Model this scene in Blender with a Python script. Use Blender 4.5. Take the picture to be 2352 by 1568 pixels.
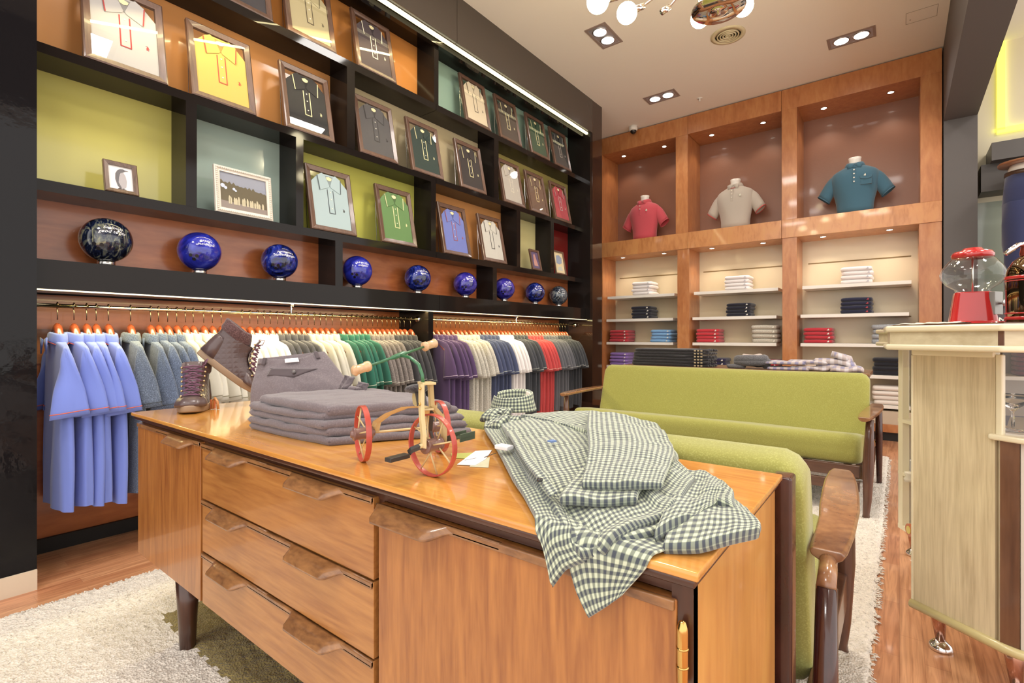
import bpy, bmesh, math, random
from mathutils import Vector, Matrix, noise, Euler
for _o in list(bpy.data.objects): bpy.data.objects.remove(_o)
S=bpy.context.scene; C=S.collection
PI=math.pi
# ------------------------------------------------------------------ camera, world, exposure
YAW=math.atan(890/1149); CAMZ=1.06; FPX=1149.; HY=774.
cam_d=bpy.data.cameras.new('camera'); cam=bpy.data.objects.new('camera',cam_d); C.objects.link(cam)
cam.location=(0,0,CAMZ); cam.rotation_euler=(PI/2,0,YAW)
cam_d.sensor_width=36; cam_d.lens=36*FPX/2352; cam_d.shift_y=(HY-784)/2352; cam_d.clip_start=.05
S.camera=cam
W=bpy.data.worlds.new('world'); S.world=W; W.use_nodes=True
W.node_tree.nodes['Background'].inputs[0].default_value=(1,.965,.92,1)
W.node_tree.nodes['Background'].inputs[1].default_value=1.8
S.view_settings.view_transform='Standard'; S.view_settings.look='None'
S.view_settings.exposure=.22; S.view_settings.gamma=1; S.view_settings.use_curve_mapping=False
def light(name,kind,loc,power,col=(1,.9,.75),size=.1,rot=(0,0,0),spot=1.2,size_y=None):
    d=bpy.data.lights.new(name,kind); d.energy=power; d.color=col
    if kind=='AREA':
        d.size=size
        if size_y: d.shape='RECTANGLE'; d.size_y=size_y
    elif kind=='SPOT': d.spot_size=spot; d.spot_blend=.6; d.shadow_soft_size=size
    else: d.shadow_soft_size=size
    o=bpy.data.objects.new(name,d); o.location=loc; o.rotation_euler=rot; C.objects.link(o); return o
# area lights added at ceiling height, out of view, for general fill
for i,(x,y) in enumerate([(-1.6,.9),(-.2,2.6),(-1.5,2.7),(.6,.6),(-.4,-.8),(-2.,-.9),(1.6,2.2),(1.6,4.6)]):
    light('fill_area_light','AREA',(x,y,3.83),24,(1,.955,.90),.45)
# ------------------------------------------------------------------ colour + materials
def L(r,g,b): 
    f=lambda c:(c/255/12.92 if c/255<=.04045 else ((c/255+.055)/1.055)**2.4)
    r,g,b=f(r),f(g),f(b); y=.25*r+.6*g+.15*b; k=.87   # pigments measured under a warm cast, taken back to neutral light
    return (r*k+y*(1-k),g*k+y*(1-k),b*k+y*(1-k),1)
_m={}
def base(name,col=(.5,.5,.5,1),rough=.5,metal=0,coat=0,spec=.5,sheen=0,emis=None,es=0):
    m=bpy.data.materials.new(name); m.use_nodes=True; b=m.node_tree.nodes['Principled BSDF']
    b.inputs['Base Color'].default_value=col; b.inputs['Roughness'].default_value=rough
    b.inputs['Metallic'].default_value=metal; b.inputs['Coat Weight'].default_value=coat
    b.inputs['Coat Roughness'].default_value=.06; b.inputs['Specular IOR Level'].default_value=spec
    b.inputs['Sheen Weight'].default_value=sheen; b.inputs['Sheen Roughness'].default_value=.5
    if emis: b.inputs['Emission Color'].default_value=emis; b.inputs['Emission Strength'].default_value=es
    return m
def nt(m): return m.node_tree.nodes,m.node_tree.links,m.node_tree.nodes['Principled BSDF']
def coords(n,l,scale,kind='Object',rot=(0,0,0)):
    t=n.new('ShaderNodeTexCoord'); mp=n.new('ShaderNodeMapping'); mp.inputs['Scale'].default_value=scale
    mp.inputs['Rotation'].default_value=rot
    l.new(t.outputs[kind],mp.inputs[0]); return mp
def ramp(n,l,fac,stops):
    r=n.new('ShaderNodeValToRGB'); e=r.color_ramp.elements
    e[0].position,e[0].color=stops[0]; e[1].position,e[1].color=stops[-1]
    for p,c in stops[1:-1]: x=e.new(p); x.color=c
    l.new(fac,r.inputs[0]); return r
def bump(n,l,b,h,strength=.3,dist=.002):
    k=n.new('ShaderNodeBump'); k.inputs['Strength'].default_value=strength; k.inputs['Distance'].default_value=dist
    l.new(h,k.inputs['Height']); l.new(k.outputs[0],b.inputs['Normal'])
def wood(name,c1,c2,axis='x',rough=.35,coat=.25,scale=1.,fine=60,long=2.2,bmp=.08,cmid=None):
    if name in _m: return _m[name]
    m=base(name,c1,rough,coat=coat); n,l,b=nt(m)
    sc={'x':(long,fine*.35,fine*.35),'y':(fine*.35,long,fine*.35),'z':(fine*.35,fine*.35,long)}[axis]
    mp=coords(n,l,tuple(q*scale for q in sc))
    a=n.new('ShaderNodeTexNoise'); a.inputs['Scale'].default_value=1; a.inputs['Detail'].default_value=6; a.inputs['Distortion'].default_value=1.2
    l.new(mp.outputs[0],a.inputs[0])
    mp2=coords(n,l,tuple(q*scale*4 for q in sc))
    f=n.new('ShaderNodeTexNoise'); f.inputs['Scale'].default_value=1; f.inputs['Detail'].default_value=3; l.new(mp2.outputs[0],f.inputs[0])
    mx=n.new('ShaderNodeMath'); mx.operation='MULTIPLY_ADD'; mx.inputs[1].default_value=.35
    l.new(f.outputs[0],mx.inputs[0]); ad=n.new('ShaderNodeMath'); ad.operation='MULTIPLY'; ad.inputs[1].default_value=.65
    l.new(a.outputs[0],ad.inputs[0]); l.new(ad.outputs[0],mx.inputs[2])
    r=ramp(n,l,mx.outputs[0],[(.33,c1),(.5,cmid or tuple((p+q)/2 for p,q in zip(c1,c2))),(.66,c2)])
    l.new(r.outputs[0],b.inputs['Base Color']); bump(n,l,b,f.outputs[0],bmp,.0008)
    _m[name]=m; return m
def fabric(name,col,heather=0,weave=900,rough=.9,sheen=.3,bmp=.25,col2=None):
    if name in _m: return _m[name]
    m=base(name,col,rough,sheen=sheen,spec=.2); n,l,b=nt(m)
    mp=coords(n,l,(1,1,1)); a=n.new('ShaderNodeTexNoise'); a.inputs['Scale'].default_value=weave; a.inputs['Detail'].default_value=2
    l.new(mp.outputs[0],a.inputs[0])
    c2=col2 or tuple(min(1,q*1.7+.02) for q in col[:3])+(1,)
    if heather:
        h=n.new('ShaderNodeTexNoise'); h.inputs['Scale'].default_value=260; h.inputs['Detail'].default_value=4; l.new(mp.outputs[0],h.inputs[0])
        c0=tuple(q*(1-.5*heather) for q in col[:3])+(1,)
        r=ramp(n,l,h.outputs[0],[(.35,c0),(.5,col),(.68,c2)]); l.new(r.outputs[0],b.inputs['Base Color'])
    g=n.new('ShaderNodeTexNoise'); g.inputs['Scale'].default_value=14; g.inputs['Detail'].default_value=3; l.new(mp.outputs[0],g.inputs[0])
    k=n.new('ShaderNodeMath'); k.operation='MULTIPLY_ADD'; k.inputs[1].default_value=.25; l.new(a.outputs[0],k.inputs[0]); l.new(g.outputs[0],k.inputs[2])
    bump(n,l,b,k.outputs[0],bmp,.004)
    _m[name]=m; return m
def plain(name,col,**k):
    if name not in _m: _m[name]=base(name,col,**k)
    return _m[name]
def thinglass(name='thin_glass',tint=(1,1,1,1),ior=1.45):
    if name in _m: return _m[name]
    m=bpy.data.materials.new(name); m.use_nodes=True; n=m.node_tree.nodes; l=m.node_tree.links; n.clear()
    o=n.new('ShaderNodeOutputMaterial'); t=n.new('ShaderNodeBsdfTransparent'); g=n.new('ShaderNodeBsdfGlossy'); x=n.new('ShaderNodeMixShader'); lw=n.new('ShaderNodeLayerWeight'); lw.inputs[0].default_value=.5; pw=n.new('ShaderNodeMath'); pw.operation='POWER'; pw.inputs[1].default_value=4.
    f=n.new('ShaderNodeMath'); f.operation='MULTIPLY_ADD'; f.inputs[1].default_value=.9; f.inputs[2].default_value=.045; l.new(lw.outputs['Facing'],pw.inputs[0]); l.new(pw.outputs[0],f.inputs[0])
    t.inputs[0].default_value=tint; g.inputs['Roughness'].default_value=.01
    l.new(f.outputs[0],x.inputs[0]); l.new(t.outputs[0],x.inputs[1]); l.new(g.outputs[0],x.inputs[2]); l.new(x.outputs[0],o.inputs[0])
    _m[name]=m; return m
def gingham(name,cl,cd,period,kind='UV',cm=None):
    m=base(name,cl,.95,sheen=.35,spec=.15); n,l,b=nt(m); mp=coords(n,l,(1,1,1),kind)
    sp=n.new('ShaderNodeSeparateXYZ'); l.new(mp.outputs[0],sp.inputs[0]); outs=[]
    for i in (0,1):
        q=n.new('ShaderNodeMath'); q.operation='MULTIPLY'; q.inputs[1].default_value=2*PI/period; l.new(sp.outputs[i],q.inputs[0])
        s=n.new('ShaderNodeMath'); s.operation='SINE'; l.new(q.outputs[0],s.inputs[0])
        c=n.new('ShaderNodeMapRange'); c.inputs['From Min'].default_value=-.35; c.inputs['From Max'].default_value=.35; l.new(s.outputs[0],c.inputs[0]); outs.append(c)
    ad=n.new('ShaderNodeMath'); ad.operation='ADD'; l.new(outs[0].outputs[0],ad.inputs[0]); l.new(outs[1].outputs[0],ad.inputs[1])
    hf=n.new('ShaderNodeMath'); hf.operation='MULTIPLY'; hf.inputs[1].default_value=.5; l.new(ad.outputs[0],hf.inputs[0])
    cm=cm or tuple((p*.45+q*.55) for p,q in zip(cl,cd))
    r=ramp(n,l,hf.outputs[0],[(.0,cl),(.5,cm),(1.,cd)]); l.new(r.outputs[0],b.inputs['Base Color'])
    w=n.new('ShaderNodeTexNoise'); w.inputs['Scale'].default_value=900; l.new(mp.outputs[0],w.inputs[0]); bump(n,l,b,w.outputs[0],.3,.001)
    _m[name]=m; return m
GOLD=plain('brass',L(214,170,84),rough=.2,metal=1)
CHROME=plain('chrome',(.85,.85,.87,1),rough=.06,metal=1)
STEEL=plain('brushed_steel',(.62,.6,.58,1),rough=.25,metal=1)
GLASS=thinglass()
WHITE=plain('white_laminate',L(232,226,216),rough=.4)
BLACKG=base('black_gloss',(.008,.007,.008,1),.05,coat=.0,spec=.2); _m['black_gloss']=BLACKG
n,l,b=nt(BLACKG); mp=coords(n,l,(1,1,1)); w=n.new('ShaderNodeTexNoise'); w.inputs['Scale'].default_value=9; w.inputs['Detail'].default_value=4; l.new(mp.outputs[0],w.inputs[0]); bump(n,l,b,w.outputs[0],.12,.01)
BLACKP=plain('black_gloss_flat',(.012,.009,.008,1),rough=.07,coat=.0,spec=.2)
SHELLGREY=plain('charcoal_lacquer',L(72,62,54),rough=.22,coat=.2)
EMW=plain('lamp_glow_white',(1,1,1,1),emis=(1,.97,.93,1),es=9)
EMB=plain('bulb_glow',(1,1,1,1),emis=(1,.87,.55,1),es=40)
EMLED=plain('led_glow',(1,1,1,1),emis=(1,.90,.46,1),es=1.5)
# ------------------------------------------------------------------ survey helper: a measured pixel on a known plane -> a point of the room
_s,_c=math.sin(YAW),math.cos(YAW)
def at(px,py,x=None,y=None,z=None):
    u=(px-1176)/FPX; v=(HY-py)/FPX; d=(-_s+u*_c,_c+u*_s,v)
    t=x/d[0] if x is not None else (y/d[1] if y is not None else (z-CAMZ)/d[2])
    return Vector((d[0]*t,d[1]*t,CAMZ+d[2]*t))
# ------------------------------------------------------------------ mesh builder
LOC={}
class MB:
    def __init__(s): s.v=[];s.f=[];s.m=[];s.uv=None
    def add(s,vs,fs,mi=0):
        o=len(s.v); s.v+=[tuple(p) for p in vs]; s.f+=[tuple(i+o for i in f) for f in fs]; s.m+=[mi]*len(fs); return s
    def box(s,x0,x1,y0,y1,z0,z1,mi=0):
        x0,x1=sorted((x0,x1)); y0,y1=sorted((y0,y1)); z0,z1=sorted((z0,z1))
        return s.add([(x,y,z) for z in (z0,z1) for y in (y0,y1) for x in (x0,x1)],[(0,2,3,1),(4,5,7,6),(0,1,5,4),(2,6,7,3),(0,4,6,2),(1,3,7,5)],mi)
    def rings(s,R,cap=True,mi=0,closed=True):
        n=len(R[0]); o=len(s.v)
        for r in R: s.v+=[tuple(p) for p in r]
        for i in range(len(R)-1):
            for j in range(n if closed else n-1):
                k=(j+1)%n; s.f.append((o+i*n+j,o+i*n+k,o+(i+1)*n+k,o+(i+1)*n+j)); s.m.append(mi)
        if cap:
            s.f.append(tuple(o+j for j in range(n))[::-1]); s.m.append(mi)
            e=o+(len(R)-1)*n; s.f.append(tuple(e+j for j in range(n))); s.m.append(mi)
        return s
    def tube(s,path,r,n=8,mi=0,cap=True,flat=1.,up=None):
        path=[Vector(p) for p in path]; R=[]; m=len(path)
        ref=Vector(up) if up else None; prev=None
        for i,p in enumerate(path):
            t=(path[min(i+1,m-1)]-path[max(i-1,0)]).normalized()
            if prev is None:
                a=ref if ref else (Vector((0,0,1)) if abs(t.z)<.9 else Vector((1,0,0)))
            else: a=ref if ref else prev
            b1=(a-t*a.dot(t)); b1=b1.normalized() if b1.length>1e-6 else t.orthogonal().normalized()
            prev=b1; b2=t.cross(b1); rr=r[i] if isinstance(r,(list,tuple)) else r
            R.append([p+b1*math.cos(2*PI*k/n)*rr*flat+b2*math.sin(2*PI*k/n)*rr for k in range(n)])
        return s.rings(R,cap,mi)
    def cyl(s,p0,p1,r0,r1=None,n=16,mi=0): return s.tube([p0,p1],[r0,r1 if r1 is not None else r0],n,mi)
    def lathe(s,prof,c=(0,0,0),n=24,mi=0,cap=True,axis='z'):
        R=[]
        for r,z in prof:
            ring=[]
            for k in range(n):
                a=2*PI*k/n; p=(r*math.cos(a),r*math.sin(a),z)
                if axis=='x': p=(z,r*math.cos(a),r*math.sin(a))
                if axis=='y': p=(r*math.sin(a),z,r*math.cos(a))
                ring.append((p[0]+c[0],p[1]+c[1],p[2]+c[2]))
            R.append(ring)
        return s.rings(R,cap,mi)
    def sphere(s,c,r,n=24,m=14,mi=0,sc=(1,1,1)):
        return s.add(*_sph(c,r,n,m,sc),mi)
    def prism(s,poly,a,b,axis='z',mi=0):
        def P(p,h): return {'z':(p[0],p[1],h),'y':(p[0],h,p[1]),'x':(h,p[0],p[1])}[axis]
        n=len(poly); vs=[P(p,a) for p in poly]+[P(p,b) for p in poly]
        fs=[tuple(range(n))[::-1],tuple(range(n,2*n))]+[(i,(i+1)%n,n+(i+1)%n,n+i) for i in range(n)]
        return s.add(vs,fs,mi)
    def build(s,name,mats,parent=None,smooth=False,bevel=0,seg=2,sub=0,solid=0,local=False,objmat=False,uv=None):
        mats=mats if isinstance(mats,(list,tuple)) else [mats]
        off=Vector((0,0,0)) if (local or parent is None) else LOC.get(parent.name,Vector((0,0,0)))
        me=bpy.data.meshes.new(name); me.from_pydata([tuple(Vector(p)-off) for p in s.v],[],s.f)
        for q in mats: me.materials.append(None if objmat else q)
        me.polygons.foreach_set('material_index',s.m)
        bm=bmesh.new(); bm.from_mesh(me); bmesh.ops.recalc_face_normals(bm,faces=bm.faces); bm.to_mesh(me); bm.free()
        if smooth:
            for p in me.polygons: p.use_smooth=True
        if uv:
            ul=me.uv_layers.new(name='UVMap')
            for lp in me.loops: ul.data[lp.index].uv=uv[lp.vertex_index]
        me.update()
        o=bpy.data.objects.new(name,me); C.objects.link(o)
        if objmat:
            for i,q in enumerate(mats): o.material_slots[i].link='OBJECT'; o.material_slots[i].material=q
        if parent: o.parent=parent
        if solid: k=o.modifiers.new('s','SOLIDIFY'); k.thickness=solid; k.offset=0
        if bevel:
            k=o.modifiers.new('b','BEVEL'); k.width=bevel; k.segments=seg; k.limit_method='ANGLE'; k.angle_limit=.6
            if not smooth:
                for p in me.polygons: p.use_smooth=True
                w=o.modifiers.new('w','WEIGHTED_NORMAL'); w.keep_sharp=True
        if sub: k=o.modifiers.new('d','SUBSURF'); k.levels=sub; k.render_levels=sub
        return o
def _sph(c,r,n,m,sc):
    vs=[];fs=[]
    for i in range(m+1):
        t=PI*i/m
        for k in range(n):
            a=2*PI*k/n; vs.append((c[0]+r*sc[0]*math.sin(t)*math.cos(a),c[1]+r*sc[1]*math.sin(t)*math.sin(a),c[2]+r*sc[2]*math.cos(t)))
    for i in range(m):
        for k in range(n):
            a,b=i*n+k,i*n+(k+1)%n
            if i==0: fs.append((a,a+n,b+n))
            elif i==m-1: fs.append((a,a+n,b))
            else: fs.append((a,a+n,b+n,b))
    return vs,fs
def box(*a): return MB().box(*a)
def tag(o,label=None,cat=None,group=None,kind=None):
    if label: o['label']=label
    if cat: o['category']=cat
    if group: o['group']=group
    if kind: o['kind']=kind
    return o
def thing(name,label,cat,loc=(0,0,0),rz=0,group=None):
    o=bpy.data.objects.new(name,None); C.objects.link(o); o.location=loc; o.rotation_euler=(0,0,rz); o.empty_display_size=.05
    LOC[o.name]=Vector(loc); tag(o,label,cat,group); return o
def struct(name,mb,mat,**k): o=mb.build(name,mat,**k); o['kind']='structure'; return o
def kids(o): return [c for c in bpy.data.objects if c.parent==o]
def dup(o,parent=None,cache={}):
    if o.name not in cache: cache[o.name]=kids(o)
    c=o.copy(); C.objects.link(c); c.parent=parent
    for ch in cache[o.name]: dup(ch,c)
    return c
def place(root,loc,label,group=None,rot=None,scale=None):
    root.location=loc; root['label']=label
    if group: root['group']=group
    if rot is not None: root.rotation_euler=rot
    if scale is not None: root.scale=scale
    return root
# ------------------------------------------------------------------ cloth patches
def resamp(P,n):
    P=[Vector(p) for p in P]; d=[0]
    for a,b in zip(P,P[1:]): d.append(d[-1]+(b-a).length)
    out=[];T=d[-1] or 1
    for i in range(n+1):
        t=T*i/n; j=0
        while j<len(d)-2 and d[j+1]<t: j+=1
        seg=(d[j+1]-d[j]) or 1; f=min(1,max(0,(t-d[j])/seg))
        p0=P[max(j-1,0)];p1=P[j];p2=P[j+1];p3=P[min(j+2,len(P)-1)]
        lin=p1.lerp(p2,f)
        cr=.5*((2*p1)+(-p0+p2)*f+(2*p0-5*p1+4*p2-p3)*f*f+(-p0+3*p1-3*p2+p3)*f**3)
        out.append(lin*.4+cr*.6)
    return out
def patch(name,bot,right,top,left,thick=.012,mat=None,parent=None,nu=60,nv=60,wr=.003,wf=18,seed=0,rim=.02,uvr=0,puff=0,hfun=None,uvo=(0,0),ridge=0):
    """closed pillow-like piece of cloth between four boundary lines (bottom and top run left to right, left and right run bottom to top)"""
    B=resamp(bot,nu);T=resamp(top,nu);Lf=resamp(left,nv);R=resamp(right,nv)
    Lu=(sum((a-b).length for a,b in zip(B,B[1:]))+sum((a-b).length for a,b in zip(T,T[1:])))/2
    Lv=(sum((a-b).length for a,b in zip(Lf,Lf[1:]))+sum((a-b).length for a,b in zip(R,R[1:])))/2
    G=[]
    for j in range(nv+1):
        v=j/nv; row=[]
        for i in range(nu+1):
            u=i/nu
            p=(1-v)*B[i]+v*T[i]+(1-u)*Lf[j]+u*R[j]-((1-u)*(1-v)*B[0]+u*(1-v)*B[-1]+(1-u)*v*T[0]+u*v*T[-1])
            row.append(p)
        G.append(row)
    vs=[];uvs=[];idx=[[0]*(nu+1) for _ in range(nv+1)];idb=[[0]*(nu+1) for _ in range(nv+1)]
    for j in range(nv+1):
        for i in range(nu+1):
            p=G[j][i]; a=G[j][min(i+1,nu)]-G[j][max(i-1,0)]; b2=G[min(j+1,nv)][i]-G[max(j-1,0)][i]
            nr=a.cross(b2); nr=nr.normalized() if nr.length>1e-9 else Vector((0,0,1))
            u,v=i/nu,j/nv; e=min(u*Lu,(1-u)*Lu,v*Lv,(1-v)*Lv); k=min(1,e/rim); pr=math.sqrt(max(0,1-(1-k)**2))
            w=noise.noise(Vector((u*Lu*wf,v*Lv*wf,seed*3.1)))*wr+noise.noise(Vector((u*Lu*wf*2.7,v*Lv*wf*2.7,seed+9)))*wr*.4
            w*= (.35+.65*k)
            if ridge: w+=ridge*pr*(abs(noise.noise(Vector((u*Lu*wf*.5,v*Lv*wf*.16,seed+5))))-.2)*2
            h=hfun(u,v) if hfun else 0
            q=p+nr*(pr*thick*(.5+puff)+w+h); idx[j][i]=len(vs); vs.append(q)
            if uvr: uvs.append((v*Lv+uvo[0],u*Lu+uvo[1]))
            else: uvs.append((u*Lu+uvo[0],v*Lv+uvo[1]))
            if 0<i<nu and 0<j<nv:
                idb[j][i]=len(vs); vs.append(p-nr*pr*thick*.5+nr*(w*.3 if not hfun else h)); uvs.append(uvs[-1])
            else: idb[j][i]=idx[j][i]
    fs=[]
    for j in range(nv):
        for i in range(nu):
            fs.append((idx[j][i],idx[j][i+1],idx[j+1][i+1],idx[j+1][i]))
            q=(idb[j][i],idb[j+1][i],idb[j+1][i+1],idb[j][i+1])
            if len(set(q))==4: fs.append(q)
    mb=MB(); mb.v=[tuple(q) for q in vs]; mb.f=fs; mb.m=[0]*len(fs)
    return mb.build(name,mat,parent,smooth=True,uv=uvs)
def slab(mb,x0,x1,y0,y1,z0,z1,seed=0,w=.004,n=14,r=None,mi=0):
    """soft folded-cloth slab with rounded rims"""
    X=x1-x0;Y=y1-y0;H=z1-z0; r=r or H*.5; R=[]
    m=28; ls=6
    for k in range(ls+1):
        t=k/ls; zz=z0+H*t; ins=r*(1-math.sqrt(max(0,1-(2*t-1)**2)))
        ring=[]
        for a in range(m):
            th=2*PI*a/m; cx=math.copysign(abs(math.cos(th))**.28,math.cos(th)); cy=math.copysign(abs(math.sin(th))**.28,math.sin(th))
            px=x0+X/2+cx*(X/2-ins*.6); py=y0+Y/2+cy*(Y/2-ins)
            dz=noise.noise(Vector((px*14,py*14,seed)))*w*(1 if k else .3)
            dx=noise.noise(Vector((px*9,zz*30,seed+4)))*w*.8
            ring.append((px+dx,py+noise.noise(Vector((px*11,zz*20,seed+8)))*w,zz+dz))
        R.append(ring)
    return mb.rings(R,True,mi)
# ================================================================== ROOM SHELL
# parquet floor
FL=base('parquet',L(196,110,60),.28,coat=.35); n,l,b=nt(FL)
mp=coords(n,l,(1,1,1),rot=(0,0,PI/2)); br=n.new('ShaderNodeTexBrick'); l.new(mp.outputs[0],br.inputs[0])
br.inputs['Scale'].default_value=1; br.inputs['Mortar Size'].default_value=.0007; br.inputs['Brick Width'].default_value=.42; br.inputs['Row Height'].default_value=.065
br.inputs['Color1'].default_value=L(212,154,108); br.inputs['Color2'].default_value=L(194,130,88); br.inputs['Mortar'].default_value=L(172,112,74); br.offset=.37
mp2=coords(n,l,(40,2.2,40)); nz=n.new('ShaderNodeTexNoise'); nz.inputs['Scale'].default_value=1; nz.inputs['Detail'].default_value=7; nz.inputs['Distortion'].default_value=2; l.new(mp2.outputs[0],nz.inputs[0])
rr=ramp(n,l,nz.outputs[0],[(.35,(.72,.62,.55,1)),(.6,(1.12,1.1,1.05,1))]); mx=n.new('ShaderNodeMixRGB'); mx.blend_type='MULTIPLY'; mx.inputs[0].default_value=1
l.new(br.outputs[0],mx.inputs[1]); l.new(rr.outputs[0],mx.inputs[2]); l.new(mx.outputs[0],b.inputs['Base Color'])
struct('floor',box(-3.5,3.2,-2.2,7.2,-.05,0),FL)
CEIL=base('ceiling_paint',L(240,232,220),.8)
struct('ceiling',box(-3.5,3.2,-2.2,7.2,3.862,3.95),CEIL)
struct('wall_left',box(-2.92,-2.87,-2.2,.44,.085,3.862),BLACKG)
struct('baseboard_left',box(-2.915,-2.862,-2.2,.44,0,.085),plain('cream_plinth',L(214,196,170),rough=.5))
struct('wall_left',box(-3.47,-3.36,-2.2,7.2,0,3.862),plain('dark_wall',L(40,34,30),rough=.7))
WOODB=wood('cherry_veneer',L(196,128,62),L(170,98,40),'z',.32,.3,scale=.7,fine=40,long=4,cmid=L(184,112,50))
struct('wall_back',box(-3.36,.62,6.98,7.1,0,3.862),plain('back_plaster',L(150,140,130),rough=.8))
COLG=plain('grey_paint',L(86,80,78),rough=.6)
struct('wall_right',box(.335,.575,6.33,6.6,0,3.862),COLG)
struct('trim_1',box(.335,.575,-.6,6.33,3.13,3.862),COLG)
# fascia over the shelving + end pillar
fm=MB()
for a,c2 in ((-2.2,1.2),(1.2,2.97),(2.97,5.26)): fm.box(-2.94,-2.87,a+.002,c2-.002,3.475,3.862)
struct('trim_2',fm,SHELLGREY)
pm=MB(); pm.box(-3.2,-2.872,5.262,5.5,0,3.862)
struct('trim_3',pm,plain('dark_brown_lacquer',L(52,34,26),rough=.08,coat=.5))
# right hand zone beyond the beam
CREAM=plain('cream_wall',L(226,214,180),rough=.7)
wy=6.62
struct('wall_right',box(.575,3.2,wy,wy+.1,2.36,3.862),CREAM)
struct('wall_right',box(.575,3.2,wy,wy+.1,0,2.36),plain('mint_panel',L(160,168,152),rough=.12,coat=.3))
p1=at(2290,300,y=wy-.03); p2=at(2290,88,y=wy-.03)
t=thing('neon_frame','yellow glowing strip light set as a frame on the cream wall above the dark canopy','light',(p1.x,wy,p1.z))
for nm,(a,b_,c_,d_) in {'strip':(p1.x,p1.x+.055,p1.z,p2.z+.25),'strip_lower':(p1.x,3.0,p1.z-.03,p1.z+.02),'strip_upper':(p1.x,3.0,p2.z+.22,p2.z+.27)}.items():
    box(a,b_,wy-.035,wy-.003,c_,d_).build('strip_light',plain('neon_yellow',(1,1,.1,1),emis=L(238,240,40),es=1.3),t)
t=thing('display_canopy','dark grey box canopy on the wall above the trouser mannequin','canopy',(1.4,6.3,2.2))
q=at(2257,372,y=6.24)
box(.66,2.6,6.24,wy-.004,q.z,q.z+.16).build('canopy_box',plain('canopy_grey',L(70,64,60),rough=.35),t)
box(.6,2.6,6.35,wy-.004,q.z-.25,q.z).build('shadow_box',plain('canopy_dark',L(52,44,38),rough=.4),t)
q=at(2300,697,y=6.0)
t=thing('display_platform','dark grey display plinth with a brown top carrying the trouser mannequin','platform',(1.4,6.2,0))
box(.60,2.4,5.8,wy-.004,q.z-.03,q.z).build('platform_top',plain('brown_top',L(96,58,38),rough=.3),t)
box(.62,2.35,5.83,wy-.004,0,q.z-.03).build('platform_base',plain('platform_grey',L(66,60,66),rough=.5),t)
PLATZ=q.z
def textmesh(name,s,size,loc,rot,mat,parent=None,extr=.0005,shear=0,align='CENTER',sphere=None):
    cu=bpy.data.curves.new(name,'FONT'); cu.body=s; cu.size=size; cu.extrude=extr; cu.shear=shear; cu.align_x=align; cu.align_y='CENTER'; cu.resolution_u=2
    to=bpy.data.objects.new('t',cu); C.objects.link(to); to.location=loc; to.rotation_euler=rot
    bpy.context.view_layer.update(); dg=bpy.context.evaluated_depsgraph_get()
    me=bpy.data.meshes.new_from_object(to.evaluated_get(dg)); mw=to.matrix_world.copy(); me.transform(mw)
    bpy.data.objects.remove(to)
    if sphere:
        c,r=sphere
        for v in me.vertices:
            d=v.co-Vector(c); v.co=Vector(c)+d.normalized()*r
    if parent and parent.name in LOC: me.transform(Matrix.Translation(-LOC[parent.name]))
    me.materials.clear(); me.materials.append(mat); me.name=name
    o=bpy.data.objects.new(name,me); C.objects.link(o)
    if parent: o.parent=parent
    return o
q=at(2318,736,y=5.82)
textmesh('lettering','Men',.075,(q.x,5.826,q.z),(PI/2,0,0),WHITE,t)
# ================================================================== LEFT DISPLAY SHELVING
XF=-2.98; XB=-3.18; Y0=.44; Y1=5.26
su=thing('display_shelving','full-length glossy black shelving with coloured back panels above the clothes rail','shelving',(-3.1,2.85,0))
def cellmat(nm,col): return plain(nm,col,rough=.13,coat=.35)
c_or=cellmat('panel_orange',L(206,130,44)); c_or2=cellmat('panel_rust',L(208,140,68)); c_mint=cellmat('panel_mint',L(158,190,168)); c_cr=cellmat('panel_stone',L(190,172,132))
c_ol=cellmat('panel_khaki',L(168,152,76)); c_yg=cellmat('panel_chartreuse',L(198,188,84)); c_bl=cellmat('panel_bluegrey',L(158,178,166)); c_ye=cellmat('panel_cream',L(206,194,130)); c_rd=cellmat('panel_red',L(122,22,16))
c_lime=cellmat('panel_lime',L(196,192,70))
Z6=(2.905,2.955); Z1=(2.31,2.355); Z2=(1.705,1.755); ZB=(1.27,1.40); ZT=3.475
def seam(a,b): return [(a,2.84-.003),(2.84+.0,b)] if a<2.84<b else [(a,b)]
for z in (Z6,Z1,Z2):
    for a,b_ in ((Y0,2.838),(2.842,Y1)): box(XF,XB-.02,a,b_,z[0],z[1]).build('shelf',BLACKP,su)
for a,b_ in ((Y0,2.838),(2.842,Y1)): box(-2.94,XB-.02,a,b_,ZB[0],ZB[1]).build('band_panel',BLACKP,su)
def div(y0,y1,z0,z1): box(XF+.001,XB-.01,y0,y1,z0,z1).build('divider',BLACKP,su)
div(2.817,2.865,Z6[1],ZT)
for a,b_ in ((2.009,2.071),(3.576,3.64)): div(a,b_,Z1[1],Z6[0])
for a,b_ in ((1.034,1.086),(1.644,1.693),(2.783,2.836),(3.924,3.981),(4.531,4.591)): div(a,b_,Z2[1],Z1[0])
for a,b_ in ((1.919,1.975),(3.557,3.614)): div(a,b_,ZB[1],Z2[0])
box(-2.875,XB-.01,5.215,Y1,ZB[0],ZT).build('end_panel',BLACKP,su)
box(XF,XB-.02,Y0,Y1,ZT,ZT+.02).build('top_panel',BLACKP,su)
box(-2.95,-2.99,Y0,Y1,ZT-.055,ZT+.0).build('light_channel',BLACKP,su)
WOODN=wood('niche_cherry',L(192,106,42),L(162,82,28),'y',.25,.3,scale=.8,fine=40,long=3)
def cell(y0,y1,z0,z1,m): box(XB-.004,XB-.02,y0,y1,z0,z1).build('back_panel',m,su)
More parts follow.
